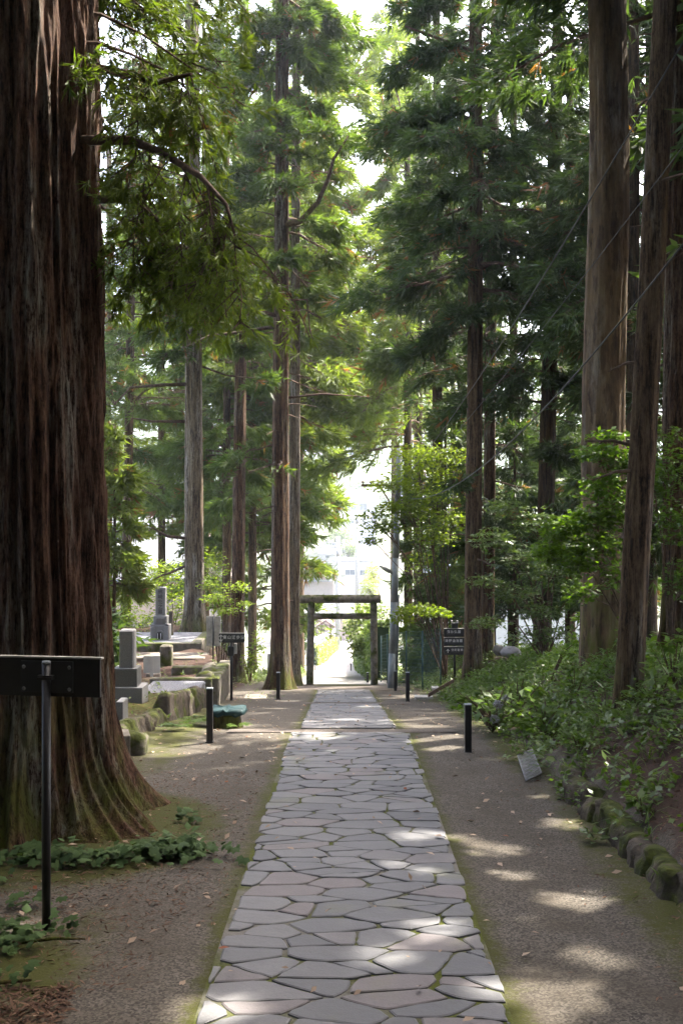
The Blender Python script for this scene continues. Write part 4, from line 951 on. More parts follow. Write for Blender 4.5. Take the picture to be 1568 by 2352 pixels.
slab('stone_kerb', 'short mossy kerb running back from the corner of the long kerb', -3.02, -2.72, 25.2, 28.2, -1.8, PZ(1531, 27), M['kerb_mossy'], 'kerb')
slab('stone_kerb', 'pale mossy kerb slab at the back of the planted grave plot', PX(395, 28.4), -3.1, 28.3, 28.6, -1.8, PZ(1530, 28.4), M['kerb_mossy'], 'kerb')
M['gravel'] = plain('gravel', (.14, .14, .15), .85, .55, 30., .2, .02)
slab('gravel_plot', 'low plot of grey gravel behind the stump', PX(335, 24), -2.98, 22.4, 24.85, -1.6, float(gz(-4, 23.6)) + .06, M['gravel'], 'grave plot')
pf = thing('tomb_platform', 'kerbed grey gravel platform under the carved family tomb', 'platform', (-5.5, 34.4, -1.7))
zp = PZ(1478, 33.)
MB().bbox(-7.2, PX(463, 33), 33.0, 33.25, zp - .5, zp + .01, .02).build('front_kerb', M['kerb_mossy'], pf)
MB().bbox(PX(455, 34.6) - .05, PX(455, 34.6) + .24, 33.26, 36.2, zp - .5, zp + .012, .02).build('side_kerb', M['kerb_mossy'], pf)
MB().box(-7.2, PX(455, 34.6) - .06, 33.26, 36.2, zp - .5, zp - .012).build('gravel', M['gravel'], pf)
slab('stone_step', 'long flat stone step in front of the tomb platform', PX(300, 31.3), PX(471, 31.3), 31.2, 32.4, -1.95, PZ(1511, 31.2), M['stone'], 'step', .025)
slab('stone_ramp', 'sloping pale stone slab against the giant trunk behind the small headstone', PX(240, 33), PX(272, 33), 30.5, 31.0, -1.7, PZ(1412, 31), M['stone'], 'slab', .05)
# carved tomb
Y = 34.2; xt = PX(369.5, Y); z0_ = PZ(1470, Y)
tb = thing('family_tomb', 'tall grey granite family tomb with carved vertical lettering on the gravel platform', 'tomb', (xt, Y, z0_))
s_ = Y / FPX
MB().bbox(xt - 22.5 * s_, xt + 22.5 * s_, Y - .30, Y + .34, z0_ - .05, z0_ + .03, .006).build('base_plate', M['granite'], tb)
MB().bbox(xt - 21 * s_, xt + 21 * s_, Y - .20, Y + .32, z0_ + .03, z0_ + .47, .015).build('lower_block', M['granite'], tb)
for sx in (-1, 1): MB().bbox(xt + sx * 15.5 * s_ - 5 * s_, xt + sx * 15.5 * s_ + 5 * s_, Y - .27, Y - .201, z0_ + .03, z0_ + .43, .012).build('side_pier', M['granite'], tb)
mb = MB(); aw = 10 * s_
arch = [(xt + aw * math.cos(t), z0_ + .19 + .13 * math.sin(t)) for t in np.linspace(0, math.pi, 13)]
mb.prism(([(xt + aw, z0_ + .04)] + arch + [(xt - aw, z0_ + .04)])[::-1], Y - .262, Y - .202); mb.build('arch_frame', M['granite'], tb)
aw *= .74; arch = [(xt + aw * math.cos(t), z0_ + .18 + .09 * math.sin(t)) for t in np.linspace(0, math.pi, 13)]
MB().prism(([(xt + aw, z0_ + .055)] + arch + [(xt - aw, z0_ + .055)])[::-1], Y - .266, Y - .2625).build('niche_shade', M['carved'], tb)  # flat dark plate; the shade inside the arch is put into its colour
for dx in (-4, 3.5): MB().tube([(xt + dx * s_, Y - .275, z0_ + .06), (xt + dx * s_, Y - .275, z0_ + .23)], .010, 8).build('candle', M['white_paint'], tb)
MB().bbox(xt - 15.5 * s_, xt + 15.5 * s_, Y - .13, Y + .27, z0_ + .47, z0_ + .74, .015).build('middle_block', M['granite'], tb)
MB().bbox(xt - 9.5 * s_, xt + 9.5 * s_, Y - .165, Y - .131, z0_ + .49, z0_ + .68, .01).build('carved_panel', M['granite_dark'], tb)
for dx in (-15.5, 15.5): MB().tube([(xt + dx * s_, Y - .2, z0_ + .47), (xt + dx * s_, Y - .2, z0_ + .53)], [.05, .03], 10).build('flower_cup', M['steel'], tb)
sh = MB().bbox(xt - 11.5 * s_, xt + 11.5 * s_, Y - .08, Y + .22, z0_ + .74, z0_ + 1.60, .02).build('shaft', M['granite'], tb)
text_part('lettering', '熊崎家之墓', xt, Y - .082, z0_ + 1.17, .150, M['carved'], sh, True)
MB().bbox(PX(389, 35.4), PX(398, 35.4), 35.3, 35.5, zp - .1, PZ(1402, 35.4), .02).build('side_marker', M['wall_mossy'], thing('grave_marker', 'small dark mossy grave marker behind the carved tomb', 'grave marker', (PX(394, 35.4), 35.4, zp)))
# near headstone
Y = 20.4; xg = PX(291, Y); z0_ = PZ(1592, Y); s_ = Y / FPX
hs = thing('headstone', 'small plain polished granite headstone on two plinths beside the giant cedar', 'headstone', (xg, Y, z0_))
MB().bbox(xg - .30, xg + .31, Y - .15, Y + .48, z0_ - .25, z0_ + .12, .008).build('base', M['granite'], hs)
MB().bbox(xg - .24, xg + .20, Y - .06, Y + .40, z0_ + .12, z0_ + .45, .008).build('plinth', M['granite_dark'], hs)
MB().bbox(xg - .14, xg + .125, Y + .02, Y + .32, z0_ + .45, z0_ + 1.13, .022).build('shaft', M['granite'], hs)
Y = 16.9; mb = MB().bbox(PX(266, Y), PX(283, Y), Y, Y + .4, -.9, PZ(1612, Y), .01)
tag(mb.build('grave_marker', M['granite']), 'narrow grey granite block half hidden behind the giant trunk', 'grave marker')
Y = 15.2; tag(MB().bbox(PX(272, Y), PX(300, Y), Y, Y + .5, -.9, PZ(1690, Y), .01).turn(.25, PX(285, Y), Y).build('corner_stone', M['stone']), 'pale squared corner stone lying at the foot of the giant cedar', 'stone')
mb = MB(); boulder(mb, (PX(308, 15.4), 15.5, -.62), (.17, .22, .2), 5); tag(mb.build('boulder', M['kerb_mossy']), 'mossy rounded boulder next to the pale corner stone', 'boulder')
Y = 29.4; tag(MB().bbox(PX(367, Y), PX(394, Y), Y, Y + .34, -1.75, PZ(1483, Y), .035).build('stone_post', M['kerb_mossy']), 'short thick moss-topped stone post in front of the stone step', 'stone post')
mb = MB(); boulder(mb, (PX(352, 27.3), 27.4, -1.4), (.18, .15, .13), 15); tag(mb.build('boulder', M['stone']), 'small round stone under the white board', 'boulder')
Y = 27.; x = PX(349, Y)
wb = thing('white_board', 'blank white board on a stake, seen from behind among the graves', 'sign', (x, Y, PZ(1557, Y)))
MB().box(PX(330, Y), PX(368, Y), Y + .02, Y + .035, PZ(1546, Y), PZ(1507, Y)).turn(.12, x, Y).build('panel', M['white_paint'], wb)
MB().box(x - .035, x + .035, Y - .02, Y + .02, PZ(1560, Y) - .2, PZ(1507, Y)).turn(.12, x, Y).build('stake', M['white_paint'], wb)
Y = 29.8; x = PX(490, Y)
wb = thing('notice_board', 'weathered grey notice board on a thin dark post, seen from behind', 'sign', (x, Y, PZ(1530, Y)))
MB().box(PX(474, Y), PX(506.5, Y), Y + .025, Y + .05, PZ(1484, Y), PZ(1415.5, Y)).turn(-.05, x, Y).build('panel', M['wood_grey'], wb, .004)
MB().tube([(x - .01, Y, PZ(1535, Y) - .2), (x + .01, Y, PZ(1416, Y))], .022, 10).build('post', M['brown_metal'], wb)
# stump with a teal cover
Y = 18.4; x = PX(521, Y); z0_ = float(gz(x, Y)) - .02
st = thing('stump', 'old mossy tree stump with spreading roots and a crumpled teal cover', 'stump', (x, Y, z0_))
trunk_mesh(st, (x, Y, z0_), (x, Y, z0_ + .36), .22, .20, .55, M['bark_dark'], 40, 16, 5, .1, .16, 4)
st.children[0].name = 'stump_body'
mb = MB(); n = 28; Vv = []
for k, (rr, zz) in enumerate(((.25, .26), (.262, .30), (.255, .34), (.20, .352), (.05, .356))):
    for i in range(n):
        th = 2 * math.pi * i / n; w = 1 + .05 * math.sin(th * 5 + k) + .04 * math.sin(th * 11)
        c_, s2 = math.cos(th), math.sin(th); q_ = (abs(c_) ** 7 + abs(s2) ** 7) ** (-1 / 7)
        Vv.append((x + .02 + rr * q_ * w * c_ * 1.12, Y + rr * q_ * w * s2, z0_ + zz + .018 * math.sin(th * 7 + k) + .01 * math.sin(th * 13)))
mb.add(Vv, [(k * n + i, k * n + (i + 1) % n, (k + 1) * n + (i + 1) % n, (k + 1) * n + i) for k in range(4) for i in range(n)] + [tuple(range(4 * n, 5 * n))], True); mb.build('cover', M['teal'], st)
mb = MB(); boulder(mb, (PX(1176, 29), 29.2, PZ(1500, 29)), (.27, .3, .15), 21, p=1.); tag(mb.build('boulder', plain('pale_rock', (.17, .155, .15), .7, .4, 6.)), 'whitish boulder on the bank behind the hydrangeas', 'boulder')
mb = MB(); boulder(mb, (PX(1148, 30), 30.2, PZ(1496, 30)), (.17, .25, .15), 22, p=1.); tag(mb.build('boulder', M['stone']), 'smaller tan boulder against the red-brown cedar on the right bank', 'boulder')
slab('stone_slab', 'flat pale slab at the left path edge in front of the gate cedars', PX(560, 29), PX(612, 29), 28.6, 29.4, -2.6, PZ(1600, 29), M['stone'], 'slab', .03)

# ------------------------------------------------------------------ leafy plants
class Leaves:
    def __init__(s, seed): s.R = np.random.default_rng(seed); s.V = []; s.T = []; s.st = MB()
    def put(s, p, nrm, dirs, L, asp, tint, fold=.0, td=.12):
        """diamond leaves: base p, length direction dirs, normal nrm"""
        n = len(p); d = unit(dirs - nrm * np.sum(dirs * nrm, 1, keepdims=True)); w = np.cross(nrm, d)
        L = np.broadcast_to(np.asarray(L, float), (n,))[:, None]; tip = p + d * L; mid = p + d * L * .42
        lift = nrm * L * fold
        s.V.append(np.stack([p, mid + w * L * asp * .5 + lift, tip - nrm * L * td, mid - w * L * asp * .5 + lift], 1)); s.T.append(np.broadcast_to(tint, (n,)))
    def cluster(s, c, rad, n, L, asp=.55, tint=.5, up=1.0, tv=.15, layers=0, droop=.2):
        R = s.R; u = unit(R.normal(0, 1, (n, 3))) * R.random((n, 1)) ** .45
        p = np.array(c) + u * np.array(rad)
        if layers: p[:, 2] = c[2] + (np.round((p[:, 2] - c[2]) / rad[2] * layers) / layers + R.normal(0, .05, n)) * rad[2] - .15 * np.hypot(p[:, 0] - c[0], p[:, 1] - c[1])
        nr = unit(R.normal(0, .45, (n, 3)) + [0, 0, up]); yaw = R.random(n) * 6.283
        dd = np.stack([np.cos(yaw), np.sin(yaw), -droop + 0 * yaw], 1) + u * .5
        s.put(p, nr, dd, L * R.uniform(.6, 1.25, n), asp, np.clip(tint + R.normal(0, tv, n) + .15 * u[:, 2], 0, 1))
    def rosette(s, c, n, L, asp, tint, h=.15, elev=.35):
        R = s.R; yaw = R.random(n) * 6.283; e = R.normal(elev, .25, n)
        dd = np.stack([np.cos(yaw) * np.cos(e), np.sin(yaw) * np.cos(e), np.sin(e)], 1)
        nr = unit(np.stack([-np.cos(yaw) * np.sin(e), -np.sin(yaw) * np.sin(e), np.cos(e)], 1) + R.normal(0, .2, (n, 3)))
        p = np.array(c) + np.stack([0 * e, 0 * e, h * R.random(n)], 1) + dd * .02
        s.put(p, nr, dd, L * R.uniform(.6, 1.2, n), asp, np.clip(tint + R.normal(0, .12, n), 0, 1))
    def arc(s, c, yaw, L, w, rise, tint, seg=5):
        """strap leaf: a bent ribbon of quads"""
        pts = []; 
        for k in range(seg + 1):
            t = k / seg; pts.append(np.array(c) + np.array([math.cos(yaw) * L * t * .8, math.sin(yaw) * L * t * .8, rise * L * (t * 1.6 - 1.5 * t * t)]))
        sd = np.array([-math.sin(yaw), math.cos(yaw), 0]) * w
        for k in range(seg):
            a, b = 1 - k / seg * .9, 1 - (k + 1) / seg * .95
            s.V.append(np.array([[pts[k] - sd * a, pts[k] + sd * a, pts[k + 1] + sd * b, pts[k + 1] - sd * b]])); s.T.append(np.array([tint]))
    def frond(s, c, yaw, L, tint, rise=.6, n=16):
        R = s.R; t = np.linspace(.12, 1, n); ax_ = np.array([math.cos(yaw), math.sin(yaw), 0]); sd = np.array([-math.sin(yaw), math.cos(yaw), 0])
        p = np.array(c) + ax_ * (L * t * .85)[:, None] + np.array([0, 0, 1]) * (rise * L * (1.3 * t - 1.2 * t * t))[:, None]
        ln = L * .32 * np.sin(np.clip(t * 2.6 + .35, 0, 3.05))
        for sg in (-1, 1): s.put(p, unit(np.tile([0, 0, 1.], (n, 1)) + R.normal(0, .1, (n, 3))), ax_ * .45 + sd * sg, ln, .26, np.full(n, tint))
    def build(s, name, mat, parent=None, cull=False):
        V = np.concatenate(s.V); T = np.concatenate(s.T)
        if cull: k = keep_mask(V.mean(1)); V, T = V[k], T[k]
        return raw_mesh(name, V.reshape(-1, 3), 4, mat, parent, T)
def shrub(label, base, clusters, mat, L, asp, seed, name='shrub', cat='shrub', layers=0, tint=.5, group=None, r=.03, cull=True, tv=.16, droop=.2, limb=None):
    base = np.array([base[0], base[1], float(gz(base[0], base[1]))]); t = thing(name, label, cat, base, group)
    lv = Leaves(seed); stm = MB(); R = lv.R
    for (px, py, Y, rx, rz, n, *tt) in clusters:
        c = P(px, py, Y); d = (c - base); m = base + d * .55 + np.array([0, 0, .18 * np.linalg.norm(d)])
        pts = [base + (m - base) * k for k in (0, .5, 1.)] + [m + (c - m) * .6, c]
        stm.tube(pts, [r, r * .7, r * .5, r * .35, r * .2], 5, False)
        for k in range(int(4 + n / 60)):
            e = c + R.normal(0, .5, 3) * [rx, rx, rz]; stm.tube([m + (c - m) * .5, (c + e) / 2, e], [r * .22, r * .15, r * .08], 4, False)
        lv.cluster(c, (rx, rx * .8, rz), int(n * 1.5), L, asp, tt[0] if tt else tint, 1.0, tv, layers, droop)
    lv.build('leaves', mat, t, cull); stm.build('stems', limb or M['limb'], t)
    return t
# maple over the gate
shrub('light green maple leaning out from the right over the stone gate', (3.1, 33.5), [(1010, 1040, 33, 1.1, .3, 560), (960, 1075, 33, 1.1, .32, 600), (905, 1110, 32.5, .85, .22, 420, .8), (1000, 1130, 32, 1.0, .3, 460), (940, 1165, 32.5, 1.05, .3, 560, .65), (880, 1205, 32.3, .8, .22, 360, .55), (853, 1238, 32.3, .4, .14, 110, .4), (990, 1225, 32, .8, .3, 380), (950, 1035, 33.5, .8, .22, 300, .85), (905, 1160, 32, .6, .18, 220, .8), (850, 1180, 32, .5, .12, 110, .5),
      (965, 1395, 31.5, .8, .16, 330, .75), (920, 1418, 31.2, .45, .16, 170, .65), (1000, 1405, 31.6, .5, .14, 140, .7), (1035, 1190, 31, .7, .3, 280), (985, 1290, 34, .8, .4, 240, .4), (1030, 1100, 33, .7, .4, 250)], M['maple'], .10, .75, 91, 'maple_tree', 'tree', 3, .72, r=.028, cull=False, droop=.35)
# understory on the right
shrub('pale leafy understory shrub in front of the leaning dark cedar', (4.6, 25.5), [(1230, 1195, 25, .7, .3, 420, .55), (1290, 1230, 25, .6, .3, 340, .5), (1130, 1235, 24.5, .55, .22, 300, .6), (1190, 1275, 24.5, .7, .25, 420, .5), (1260, 1310, 25, .7, .3, 420, .45), (1110, 1330, 24.2, .4, .14, 170, .75), (1180, 1355, 24.4, .6, .2, 300, .55), (1240, 1400, 24.8, .6, .2, 300, .5), (1120, 1425, 24, .5, .14, 190, .75), (1160, 1160, 25.2, .5, .2, 200, .55), (1320, 1350, 25, .5, .3, 240, .5), (1290, 1450, 25, .5, .2, 220, .6), (1215, 1455, 25, .6, .18, 230, .6)], M['broad_pale'], .12, .42, 92, layers=2, r=.025, cull=False, group='understory shrubs on the right bank')
shrub('bright green broadleaf shrub crossing the huge flaky trunk', (4.9, 18.2), [(1290, 1215, 17.6, .38, .22, 330, .8), (1350, 1195, 17.3, .4, .25, 330, .65), (1260, 1270, 17.6, .35, .2, 260, .8), (1320, 1290, 17.4, .4, .22, 300, .6), (1390, 1120, 17.2, .42, .25, 330, .45), (1440, 1060, 17, .4, .22, 300, .4), (1370, 1040, 17.2, .42, .16, 230, .5), (1420, 1180, 17.2, .35, .3, 280, .45), (1400, 1000, 17.3, .35, .1, 110, .55), (1460, 1250, 17, .3, .2, 170, .5), (1410, 1320, 17.3, .25, .3, 130, .6), (1440, 1450, 17.2, .16, .25, 80, .65), (1330, 1360, 17.6, .3, .2, 130, .6), (1370, 1250, 17.4, .4, .25, 260, .5)], M['broad'], .105, .6, 93, layers=0, r=.02, cull=False, group='understory shrubs on the right bank')
shrub('dark leafy shrub at the right edge behind the leaning knotty trunk', (5.4, 18.6), [(1540, 1080, 18.5, .4, .4, 300, .35), (1550, 1200, 18.5, .4, .4, 300, .3), (1520, 1000, 18.7, .35, .2, 160, .5), (1560, 1330, 18.6, .3, .4, 200, .3), (1500, 1120, 18.6, .3, .3, 170, .35)], M['broad'], .11, .5, 94, r=.025, group='understory shrubs on the right bank')
shrub('slim sapling with few leaves in front of the huge flaky trunk', (3.85, 21.), [(1330, 1470, 20.6, .35, .12, 70, .6), (1300, 1500, 20.6, .3, .1, 60, .6), (1345, 1420, 20.8, .25, .12, 50, .7), (1370, 1530, 20.5, .3, .15, 60, .5)], M['broad'], .11, .5, 95, r=.02, group='understory shrubs on the right bank')
# sunlit shrubs left behind the graveyard
for i, (lab, px, Y, cl) in enumerate((
        ('sunlit yellow-green shrub at the foot of the thin dark cedar', 262, 40, [(262, 1290, 40, .9, .6, 420, .8), (255, 1370, 39.6, .8, .6, 380, .7), (330, 1360, 40, .9, .6, 420, .85), (300, 1420, 39.5, .8, .4, 320, .75)]),
        ('sunlit leafy shrub right behind the carved tomb', 400, 41, [(390, 1330, 41, .9, .7, 460, .8), (420, 1390, 40.5, .8, .5, 360, .9), (340, 1310, 41.5, .8, .5, 320, .7), (380, 1420, 40.5, .8, .4, 300, .95)]),
        ('young maple with layered leaves right of the weathered notice board', 505, 35, [(500, 1370, 34, .6, .16, 220, .7), (545, 1345, 34, .5, .16, 180, .75), (520, 1400, 33.6, .45, .14, 150, .65), (480, 1340, 34.5, .4, .2, 140, .6), (560, 1385, 34, .3, .1, 80, .7)]),
        ('leafy shrub against the foot of the red-brown cedar behind the arrow sign', 575, 40, [(575, 1520, 39, .35, .4, 140, .7), (590, 1480, 39.5, .3, .5, 120, .6), (480, 1300, 42, .8, .8, 360, .6)]))):
    shrub(lab, (PX(px, Y), Y), cl, M['maple'], .13 if i != 2 else .09, .5, 100 + i, layers=2 if i == 2 else 0, r=.03, cull=False, group='sunlit shrubs around the graveyard')

# ------------------------------------------------------------------ bank undergrowth and small plants
R = np.random.default_rng(31)
def ground_pts(n, x0, x1, y0, y1, f=None):
    x = R.uniform(x0, x1, n); y = R.uniform(y0, y1, n)
    if f is not None: k = R.random(n) < f(x, y); x, y = x[k], y[k]
    return np.stack([x, y, gz(x, y)], 1)
lv = Leaves(200)
dn = lambda x, y: np.clip((.35 + .85 * sst(11, 15, y)) * (.25 + 1.2 * (fbm(x * .9, y * .7, 40, 3) - .25)), 0, 1) * sst(2.15, 2.75, x) * np.where(x < .28 * y + 1, 1, .3)
for p in np.concatenate([ground_pts(9000, 2.2, 8.5, 10, 28, dn), ground_pts(1500, 2.4, 4.5, 5.2, 13, dn), ground_pts(5000, 2.0, 12, 26, 42, dn)]):
    k = R.random(); tn = R.uniform(.35, 1.)
    if k < .55: lv.rosette(p, R.integers(6, 13), R.uniform(.06, .14), .5, tn, R.uniform(.05, .4))
    elif k < .85: lv.cluster(p + [0, 0, .18], (.18, .18, .2), R.integers(10, 24), R.uniform(.045, .10), .55, tn)
    else:
        for j in range(R.integers(3, 7)): lv.arc(p, R.random() * 6.283, R.uniform(.2, .5), .008, .8, tn, 4)
tag(lv.build('undergrowth', M['herb']), 'green undergrowth of small leafy plants covering the right bank', 'undergrowth', kind='stuff')
lv = Leaves(201)
for p in ground_pts(3000, -9, -2.9, 14, 44, lambda x, y: np.clip(.15 + 1.0 * (fbm(x * .8, y * .6, 44, 3) - .4) + .6 * sst(36, 40, y), 0, 1) * np.where((y > 22) & (y < 36), .25, 1.)):
    lv.rosette(p, R.integers(4, 9), R.uniform(.05, .12), .5, R.uniform(.4, .95), R.uniform(.05, .25))
for p in ground_pts(260, -2.5, 2.4, 26, 38, lambda x, y: sst(1.2, 1.9, np.abs(x))): lv.rosette(p, 5, .06, .5, R.uniform(.5, .95), .1)
tag(lv.build('ground_cover', M['grass']), 'sunlit low weeds between the graves', 'weeds', kind='stuff')
# verge plants and grass beyond the gate
lv = Leaves(202)
for p in ground_pts(5000, -14, 12, 40, 75, lambda x, y: sst(1.7, 2.4, np.abs(x + .2))):
    lv.rosette(p, R.integers(4, 8), R.uniform(.12, .35), .35, R.uniform(.3, .95), R.uniform(.1, .5))
tag(lv.build('tall_grass', M['grass']), 'tall sunlit grass on both sides of the lane', 'grass', kind='stuff')
# round-leaved ivy round the giant cedar and by the near sign
lv = Leaves(203)
def ivy(x, y, n, sp):
    for _ in range(n):
        a, b = x + R.normal(0, sp), y + R.normal(0, sp * .6); z = float(gz(a, b)) + R.uniform(.03, .13)
        yaw = R.random() * 6.283; nr = unit(np.array([[R.normal(0, .3), R.normal(-.25, .3), 1.]]))
        Lf = R.choice([.03, .04, .05, .065, .085]); d = np.array([math.cos(yaw), math.sin(yaw), 0]); tn = R.uniform(.2, .8)
        for q in (-1.35, -.7, .0, .7, 1.35):      # five overlapping lobes make one round leaf
            dd = np.array([[math.cos(yaw + q), math.sin(yaw + q), 0.]]); lv.put(np.array([[a, b, z]]) - d * Lf * .3, nr, dd, Lf * (1. if abs(q) < 1 else .82), .8, np.array([tn]))
for t in np.linspace(0, 1, 26):
    ivy(-3.0 + 1.8 * t, 9.55 + .25 * t + .1 * math.sin(t * 9), 13, .13)
[ivy(-2.8 + 1.7 * t, 9.35 + .3 * t, 4, .2) for t in np.linspace(0, 1, 10)]; [lv.rosette((a_, b_, float(gz(a_, b_)) + c_), 7, .09, .7, .7, .04, .2) for a_, b_, c_ in ((-1.52, 9.9, .14), (-1.35, 10.0, .16), (-1.8, 9.65, .1), (-2.3, 9.5, .2), (-1.25, 10.1, .1), (-2.65, 9.45, .1), (-2.2, 7.9, .1), (-2.05, 7.6, .12))]; ivy(-1.42, 10.0, 60, .17); ivy(-1.35, 9.8, 30, .12); ivy(-1.65, 9.75, 40, .12); ivy(-1.52, 11.1, 16, .08)
for (a_, b_, n_) in ((-2.35, 7.75, 46), (-2.2, 7.5, 30), (-2.42, 7.3, 30), (-2.2, 6.75, 22), (-2.05, 6.95, 12), (-2.35, 8.5, 14), (-1.98, 7.9, 8), (-2.3, 7.05, 14)): ivy(a_, b_, n_, .10)
tag(lv.build('ground_ivy', M['ivy']), 'round-leaved green ground cover at the foot of the giant cedar', 'ground cover', kind='stuff')
# hydrangeas
def hydrangea(label, x, y, h, n, seed, balls):
    z = float(gz(x, y)); t = thing('hydrangea', label, 'hydrangea', (x, y, z), 'hydrangeas on the right bank'); lv = Leaves(seed); st = MB(); Rr = lv.R
    for k in range(n):
        a = Rr.random() * 6.283; r_ = Rr.random() ** .6 * h * .8; top = np.array([x + r_ * math.cos(a), y + r_ * math.sin(a), z + h * Rr.uniform(.35, 1.05) * (1 - .3 * r_ / h)])
        st.tube([(x, y, z), (x + r_ * .4 * math.cos(a), y + r_ * .4 * math.sin(a), z + (top[2] - z) * .6), top], [.012, .009, .006], 5, False)
        lv.rosette(top, Rr.integers(6, 9), .17, .68, Rr.uniform(.35, .85), -.15, -.15)
    lv.build('leaves', M['broad'], t); st.build('stems', M['limb'], t)
    for (bx, by, bY) in balls:
        l2 = Leaves(seed + 9); l2.cluster(P(bx, by, bY), (.075, .075, .06), 130, .035, .8, .5, .4); l2.build('flower_head', M['flower'], t)
hydrangea('large-leaved hydrangea with two faded flower heads behind the right bollard', PX(1130, 17.3), 17.3, .75, 26, 301, ((1135, 1652, 16.8), (1143, 1618, 16.9)))
hydrangea('hydrangea bush in the middle of the right bank, under the pale shrub', PX(1185, 18.5), 18.5, .8, 24, 302, ((1160, 1600, 18.),))
hydrangea('low hydrangea beside the metal grate end of the bank', PX(1250, 16.2), 16.2, .55, 16, 303, ())
for i, (lab, px, Y, h, n, L) in enumerate((('broad-leaved plant at the foot of the leaning knotty trunk', 1505, 13.6, .55, 9, .17), ('broad-leaved plant left of the leaning knotty trunk', 1390, 15.2, .6, 10, .15), ('bright rosette herb in the leaf litter, near the lower right', 1475, 10.2, .18, 5, .14), ('dark broad-leaved plant at the right edge of the bank', 1545, 14.5, .7, 10, .17), ('leafy herb on the bank right of the metal grate', 1330, 13.4, .3, 7, .12), ('leafy plant in front of the huge flaky trunk', 1320, 17.6, .6, 11, .15), ('tall leafy plant between the huge trunk and the knotty one', 1420, 17.4, .7, 12, .15))):
    x, y = PX(px, Y), Y; z = float(gz(x, y)); t = thing('leafy_plant', lab, 'plant', (x, y, z), 'broad-leaved plants on the right bank'); lv = Leaves(310 + i); st = MB()
    for k in range(n):
        a = R.random() * 6.283; r_ = R.random() * h * .6; tp = np.array([x + r_ * math.cos(a), y + r_ * math.sin(a), z + h * R.uniform(.3, 1)])
        st.tube([(x, y, z), tp], [.008, .004], 5, False); lv.rosette(tp, R.integers(5, 8), L, .5, R.uniform(.35, .8), -.05, -.05)
    lv.build('leaves', M['broad'], t); st.build('stems', M['limb'], t)
for i, (lab, px, Y) in enumerate((('clump of arching strap leaves in the middle of the right bank', 1290, 16.6), ('clump of strap leaves beside the huge flaky trunk', 1400, 18.8), ('clump of strap leaves left of the knotty trunk', 1340, 15.4))):
    x = PX(px, Y); z = float(gz(x, Y)); lv = Leaves(330 + i)
    for k in range(26): lv.arc((x + R.normal(0, .06), Y + R.normal(0, .06), z), R.random() * 6.283, R.uniform(.4, .75), .016, .9, R.uniform(.4, .9), 6)
    tag(lv.build('strap_leaf_clump', M['broad_pale']), lab, 'plant', 'strap-leaved clumps on the bank')
for i, (lab, px, Y) in enumerate((('green fern growing between the stump and the mossy wall', 445, 18.6), ('fern in front of the teal-covered stump', 546, 17.9), ('fern at the foot of the mossy litter-bed wall', 415, 17.6))):
    x = PX(px, Y); z = float(gz(x, Y)) + .05; lv = Leaves(340 + i)
    for k in range(9 if i == 0 else 6): lv.frond((x, Y, z), R.random() * 6.283, R.uniform(.3, .5) * (1 if i != 1 else .6), R.uniform(.5, .9), .5)
    tag(lv.build('fern', M['herb']), lab, 'fern', 'ferns left of the path')
# litter and fallen leaves
lv = Leaves(210)
def litter(pts, L, asp, tl=.0, th=1.):
    n = len(pts); yaw = R.random(n) * 6.283; nr = unit(R.normal(0, .3, (n, 3)) + [0, 0, 1])
    lv.put(pts + [0, 0, .012], nr, np.stack([np.cos(yaw), np.sin(yaw), 0 * yaw], 1), L * R.uniform(.5, 1.4, n), asp, R.uniform(tl, th, n))
litter(ground_pts(16000, 2.3, 7.5, 5, 22, lambda x, y: sst(2.3, 2.8, x)), .06, .25)
litter(ground_pts(9000, -8, -2.95, 14, 30), .06, .28)
litter(ground_pts(2600, -2.6, -1.6, 5.8, 6.9), .07, .2)
litter(ground_pts(900, -2.7, -1.2, 6.8, 9.6), .06, .2)
litter(ground_pts(2500, -2.9, -.9, 8, 14), .05, .2)
litter(ground_pts(1500, .9, 2.5, 5, 26, lambda x, y: sst(1.2, 2.5, x)), .04, .3)
tag(lv.build('leaf_litter', M['litter']), 'brown needles and leaf litter on the banks', 'litter', kind='stuff')
lv = Leaves(211)
pts = np.concatenate([ground_pts(470, -2.8, 2.5, 5.2, 30), ground_pts(150, -2.9, -.9, 8, 20)])
pts[:, 2] += .03 * (np.abs(pts[:, 0] - .06) < .9) + .012
n = len(pts); yaw = R.random(n) * 6.283; nr = unit(R.normal(0, .28, (n, 3)) + [0, 0, 1])
lv.put(pts, nr, np.stack([np.cos(yaw), np.sin(yaw), 0 * yaw], 1), R.uniform(.035, .095, n), .5, np.where(R.random(n) < .05, 2., R.random(n)), .10, -.06)
tag(lv.build('fallen_leaves', M['fallen']), 'dry fallen leaves scattered over the path', 'fallen leaves', kind='stuff')
# strips of shed bark
for lab, pts_, r_ in (('long strip of shed bark on the ground below the near sign', ((-2.15, 7.62, .04), (-1.95, 7.7, .05), (-1.75, 7.74, .03)), .012), ('reddish strip of shed bark at the lower left corner', ((-2.35, 6.75, .03), (-2.1, 6.85, .05), (-1.9, 6.95, .03)), .016)):
    q_ = [np.array([a_, b_, float(gz(a_, b_)) + c_]) for a_, b_, c_ in pts_]; tag(MB().tube(q_, [r_ * .6, r_, r_ * .5], 5).build('bark_strip', M['bark_red']), lab, 'bark', 'strips of shed bark')

